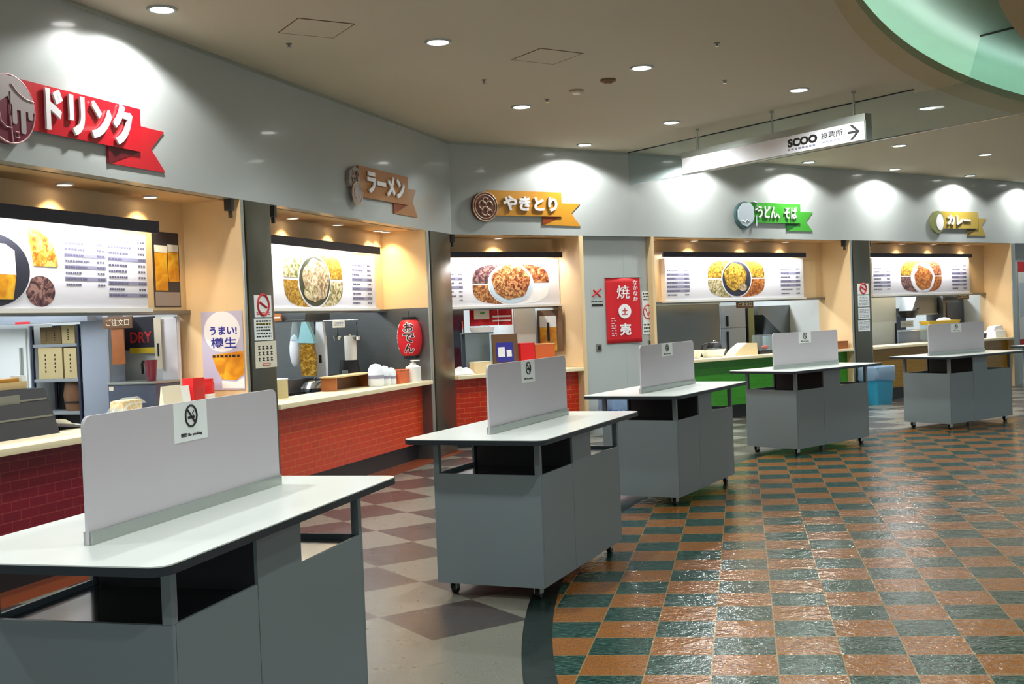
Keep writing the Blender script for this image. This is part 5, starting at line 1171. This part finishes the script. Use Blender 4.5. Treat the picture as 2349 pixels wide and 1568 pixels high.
t, w, h = fr(2, 'b', .04, (1916, 784, 1946, 801), 'wooden_box', 'brown wooden box at the right end of the green counter', 'box', CT)
bx(t, 'box', 'wood', 0, w, 0, .2, 0, h); bx(t, 'lid', 'wood', -.003, w+.003, -.003, .203, h+.0005, h+.014)

# -- curry stall
t, w, h = fr(2, 'b', 1.0, (1990, 674, 2056, 790), 'refrigerator', 'plain white refrigerator left in the curry kitchen', 'refrigerator', 0)
bx(t, 'body', 'fridgewhite', 0, w, .025, .3, 0, h); bx(t, 'door', 'fridgewhite', 0, w, 0, .0245, .1, h-.02); bx(t, 'handle', 'black', w*.94, w*.97, -.03, -.0005, h*.3, h*.7)
t, w, h = fr(2, 'b', 1.1, (2060, 706, 2128, 790), 'steel_cabinet', 'grey-blue steel kitchen cabinet right of the white refrigerator', 'cabinet', 0)
bx(t, 'body', 'fridge', 0, w, 0, .5, 0, h*.72); bx(t, 'worktop', 'chrome', -.01, w+.01, -.02, .5, h*.7205, h*.74); bx(t, 'back_panel', 'slate', .1, w, .47, .5, h*.7405, h)
zk = h*.74
t, w, h = fr(2, 'b', .74, (2082, 705, 2112, 728), 'frying_pan', 'dark wide pan hanging above the curry kitchen worktop', 'pan')
mb = MB(); mb.lathe([(0, 0), (w*.36, 0), (w*.5, h*.7), (w*.48, h*.7), (w*.34, .02), (0, .02)], (w/2, .15, 0)); mb.build('pan', M['black'], t); mb = MB(); mb.tube([(w*.95, .15, h*.6), (w*1.4, .15, h*.9)], .016, 8); mb.build('handle', M['black'], t)
t, w, h = fr(2, 'b', 1.12, (2088, 676, 2150, 722), 'range_hood', 'pale steel hood with a dark edge above the curry kitchen', 'range hood')
mb = MB(); mb.prism([(0, 0), (w, 0), (w, h), (w*.25, h)], 0, .3); mb.build('hood', M['ksteel'], t); bx(t, 'lip', 'alu', 0, w, -.02, -.001, 0, .03)
t, w, h = sheet(2, 'b', 1.05, (2066, 735, 2095, 750), 'small white card with dark frame in front of the curry kitchen cabinet', 'paper'); lines(t, w, h*.25, h*.75, 2, 'inkgrey', seed=6)
t, w, h = fr(2, 'b', 1.0, (2166, 676, 2222, 744), 'serving_hatch', 'grey steel wall unit at the right of the curry kitchen', 'cabinet', 0)
bx(t, 'body', 'steel', 0, w, .02, .4, 0, h); bx(t, 'door', 'slate', w*.12, w*.8, 0, .0195, h-.55, h-.15); bx(t, 'rail', 'black', 0, w, -.02, .0195, h-.09, h-.04)
t, w, h = fr(2, 'b', .64, (2196, 672, 2222, 686), 'hanging_wood_sign', 'small brown wooden sign hung under the curry menu ledge', 'sign', None, 'order counter signs')
bx(t, 'board', 'posterbrown', 0, w, -.012, 0, 0, h); text('ご注文口', w*.1, w*.9, h*.25, h*.75, -.0125, M['paperc'], t, .01, .002)
t, w, h = fr(2, 'b', .15, (2136, 743, 2206, 792), 'glass_showcase', 'glass showcase on the mustard counter behind the fifth divider', 'display case', CT)
bx(t, 'pane', 'acrylic', 0, w, 0, .22, .0505, h, bev=0); bx(t, 'base', 'ksteel', 0, w, 0, .22, 0, .05)
zs = CT+h
t, w, h = fr(2, 'b', .14, (2130, 728, 2204, 742), 'yellow_tray', 'long yellow tray with white cloth on the glass showcase', 'tray', zs+.001)
mb = MB(); mb.prism([(0, h*.55), (w, h*.55), (w*.94, 0), (w*.06, 0)], 0, .2); mb.build('tray', M['yellow'], t); mb = MB(); mb.ell((w*.62, .1, h*.6), w*.2, .07, h*.42); mb.build('cloth', M['whitecloth'], t)
t, w, h = fr(2, 'b', .1, (2284, 746, 2308, 772), 'paper_stack', 'pile of white papers at the right end of the mustard counter', 'paper', CT)
bx(t, 'stack', 'paper', 0, w, 0, .25, 0, h*.55); mb = MB(); mb.prism([(0, h*.56), (w, h*.56), (w*.9, h), (w*.25, h*.95)], .05, .2); mb.build('loose_sheet', M['white'], t)
t, w, h = fr(2, 'b', .15, (2258, 764, 2268, 777), 'black_cup', 'small black cup on the mustard counter right of the fifth divider', 'cup', CT)
mb = MB(); mb.lathe([(0, 0), (w*.4, 0), (w*.5, h), (w*.44, h), (w*.34, .01), (0, .01)], (w/2, w/2, 0)); mb.build('cup', M['black'], t)

# ------------------------------------------------------------------ papers on pillars and walls
t, w, h = sheet(0, 'b', -.016, (583, 677, 622, 727), 'white notice with a red prohibition drawing, topmost on the left steel pillar')
mb = MB(); mb.tube(ringtube(w*.32, -.0045, 0, 28, w/2, h*.56), w*.04, 6, True); mb.tube([(w*.3, -.0045, h*.68), (w*.7, -.0045, h*.44)], w*.035, 6); mb.build('symbol', M['inkred'], t); lines(t, w, h*.08, h*.24, 2, 'inkred', seed=2)
t, w, h = sheet(0, 'b', -.016, (583, 730, 625, 780), 'white notice with lines of print, middle one on the left steel pillar'); lines(t, w, h*.1, h*.95, 6, 'ink', seed=5); bx(t, 'header', 'yellowband', w*.1, w*.9, -.004, -.0031, h*.72, h*.8, bev=0)
t, w, h = sheet(0, 'b', -.016, (585, 782, 634, 843), 'cream notice of three rows of characters, lowest on the left steel pillar', 'paperc')
for k in range(3):
    mb = MB()
    for j in range(4): x = w*(.14+.19*j); z = h*(.70-.22*k); mb.box(x, x+w*.10, -.0042, -.0031, z, z+h*.035); mb.box(x+w*.03, x+w*.06, -.0042, -.0031, z, z+h*.13); mb.box(x, x+w*.10, -.0042, -.0031, z+h*.09, z+h*.12)
    mb.build('lettering', M['ink'], t)
mb = MB(); mb.tube(ringtube(h*.055, -.004, 0, 28, w/2, h*.13, 5), .003, 5, True); mb.build('red_oval', M['inkred'], t)
for k, px in enumerate(((1967, 650, 1992, 675), (1968, 677, 1994, 703), (1969, 705, 1995, 731), (1969, 734, 1995, 759))):
    lb = ('pink notice with a red symbol, topmost on the far steel pillar', 'grey notice second from the top on the far steel pillar', 'grey notice third from the top on the far steel pillar', 'pale notice lowest of four on the far steel pillar')[k]
    t, w, h = sheet(2, 'b', -.016, px, lb, 'paper')
    if k == 0: mb = MB(); mb.tube(ringtube(w*.28, -.0045, 0, 24, w/2, h*.55), w*.05, 6, True); mb.tube([(w*.3, -.0045, h*.7), (w*.7, -.0045, h*.4)], w*.04, 6); mb.build('symbol', M['inkred'], t)
    else: lines(t, w, h*.1, h*.9, 6, 'inkgrey', seed=20+k)
t, w, h = fr(1, 'b', .08, (1391, 637, 1470, 786), 'red_banner', 'red hanging banner with big white characters on the plain grey wall', 'banner')
mb = MB(); mb.grid(lambda u, v: (w*u, .006*math.sin(5*u+2*v), h*v), 14, 14); b = mb.build('cloth', M['banner'], t)
sol = b.modifiers.new('thickness', 'SOLIDIFY'); sol.thickness = .003
mb = MB(); mb.cyl((-.01, .0, h+.004), (w+.01, .0, h+.004), .008); mb.build('rod', M['switch'], t)
def bt(ch, px, m='white', bold=.035, sp=1.0):
    s0, s1, z0, z1 = rect(1, .07, *px); o = t.location
    so = rect(1, .08, 1391, 637, 1470, 786)
    text(ch, s0-so[0], s1-so[0], z0-so[2], z1-so[2], -.0085, M[m], t, bold, .0015, spacing=sp)
bt('焼', (1415, 654, 1444, 685), 'white', .007); bt('売', (1422, 741, 1448, 769))
s0, s1, z0, z1 = rect(1, .07, 1419, 697, 1448, 730); so = rect(1, .08, 1391, 637, 1470, 786)
mb = MB(); mb.prism(disc_pts((z1-z0)/2, 32, (s0+s1)/2-so[0], (z0+z1)/2-so[2], (s1-s0)/(z1-z0)), -.010, -.0085); mb.build('disc', M['white'], t)
text('土', (s0*.72+s1*.28)-so[0], (s0*.28+s1*.72)-so[0], z0*.74+z1*.26-so[2], z0*.26+z1*.74-so[2], -.0105, M['inkred'], t, .03, .0015)
bt('な\nか\nな\nか', (1452, 642, 1463, 690), 'white', .01); lines(t, w, h*.1, h*.4, 8, 'rose', -.0085, .12, .26, 9)
t, w, h = fr(1, 'b', .098, (1356, 660, 1383, 702), 'no_smoking_sticker', 'small no-smoking sticker left of the red banner', 'sticker')
bx(t, 'sheet', 'wallgrey', 0, w, -.001, .001, 0, h, bev=0)
mb = MB(); mb.tube([(w*.1, -.003, h*.55), (w*.5, -.003, h*.75), (w*.85, -.003, h*.95)], w*.06, 6); mb.tube([(w*.2, -.003, h*.9), (w*.8, -.003, h*.5)], w*.06, 6); mb.build('symbol', M['inkred'], t); bx(t, 'caption', 'ink', w*.05, w, -.0025, -.0012, 0, h*.12, bev=0); lines(t, w, h*.2, h*.32, 1, 'ink', -.0012, 0, 1, 8)
t, w, h = fr(2, 'b', .095, (1473, 668, 1499, 766), 'paper_notice', 'long white notice with a red drawing, right of the red banner', 'notice')
bx(t, 'sheet', 'paper', 0, w, -.003, 0, 0, h, bev=0); lines(t, w, h*.78, h*.98, 3, 'ink', seed=31); lines(t, w, h*.03, h*.26, 3, 'ink', seed=32)
mb = MB(); mb.tube(ringtube(h*.16, -.0045, 0, 28, w*.5, h*.52, .9), .008, 6, True); mb.tube([(w*.3, -.0045, h*.6), (w*.5, -.0045, h*.42), (w*.75, -.0045, h*.62)], .008, 6); mb.build('drawing', M['inkred'], t)
for i, n, px, lb in ((1, .098, (1368, 788, 1380, 806), 'dark switch plate on the plain grey wall below the red banner'), (2, .098, (1486, 780, 1497, 790), 'small dark outlet under the long white notice')):
    t, w, h = fr(i, 'b', n, px, 'wall_switch', lb, 'switch'); bx(t, 'plate', 'switch', 0, w, -.008, .001, 0, h); bx(t, 'rocker', 'ink', w*.25, w*.75, -.011, -.0085, h*.2, h*.8, bev=.001)
t, w, h = fr(2, 'b', .097, (2337, 600, 2420, 790), 'wall_poster', 'red, white and blue poster on the grey wall at the right edge', 'poster')
bx(t, 'sheet', 'paper', 0, w, -.003, 0, 0, h, bev=0); bx(t, 'header', 'inkred', 0, w, -.0045, -.0032, h*.88, h, bev=0); bx(t, 'picture', 'emblemblue', .03, w-.03, -.0045, -.0032, h*.35, h*.75, bev=0); bx(t, 'footer', 'inkred', 0, w, -.0045, -.0032, 0, h*.08, bev=0)

# ------------------------------------------------------------------ bins on the floor
def waste_bin(p, rz, lb, body, bag, R0, H):
    t = thing('waste_bin', lb, 'waste bin', (p[0], p[1], 0), rz)
    mb = MB(); mb.prism(rrect(-R0*.86, R0*.86, -R0*.62, R0*.62, .05), 0, .01, 'xy')
    lo, hi = rrect(-R0*.86, R0*.86, -R0*.62, R0*.62, .05), rrect(-R0, R0, -R0*.74, R0*.74, .06)
    bm = mb.bm; A = [bm.verts.new((x, y, .01)) for x, y in lo]; B = [bm.verts.new((x, y, H)) for x, y in hi]
    for k in range(len(A)): q = (k+1) % len(A); bm.faces.new((A[k], A[q], B[q], B[k]))
    mb.build('body', M[body], t)
    mb = MB(); mb.tube([(x*1.02, y*1.02, H) for x, y in hi], .012, 8, True); mb.build('rim', M[body], t)
    rnd = random.Random(3); mb = MB(); bm = mb.bm; rows_ = []
    for z, sc in ((H-.20, 1.03), (H-.17, 1.10), (H-.08, 1.08), (H+.012, 1.07), (H+.03, 1.03), (H+.012, .95), (H-.08, .88)):
        rows_.append([bm.verts.new((x*(sc+rnd.uniform(-.03, .03)), y*(sc+rnd.uniform(-.03, .03)), z+(rnd.uniform(-.025, .025) if z < H-.1 else rnd.uniform(-.004, .004)))) for x, y in hi])
    for a, b in zip(rows_, rows_[1:]):
        for k in range(len(a)): q = (k+1) % len(a); bm.faces.new((a[k], a[q], b[q], b[k]))
    mb.build('liner', M[bag], t, 180)
    return t
p = wp(2, *at(2, -.22, 2012, 900)[:1], -.22, 0)
waste_bin(p, SEG[2][4], 'blue plastic waste bin with a clear bag liner before the mustard counter', 'bin', 'bluebag', .25, .60)
p = wp(1, at(1, -.30, 1412, 930)[0], -.30, 0)
waste_bin(p, SEG[1][4], 'waste bin with a crumpled blue printed bag by the plain grey wall', 'skyprint', 'bluebag', .19, .56)
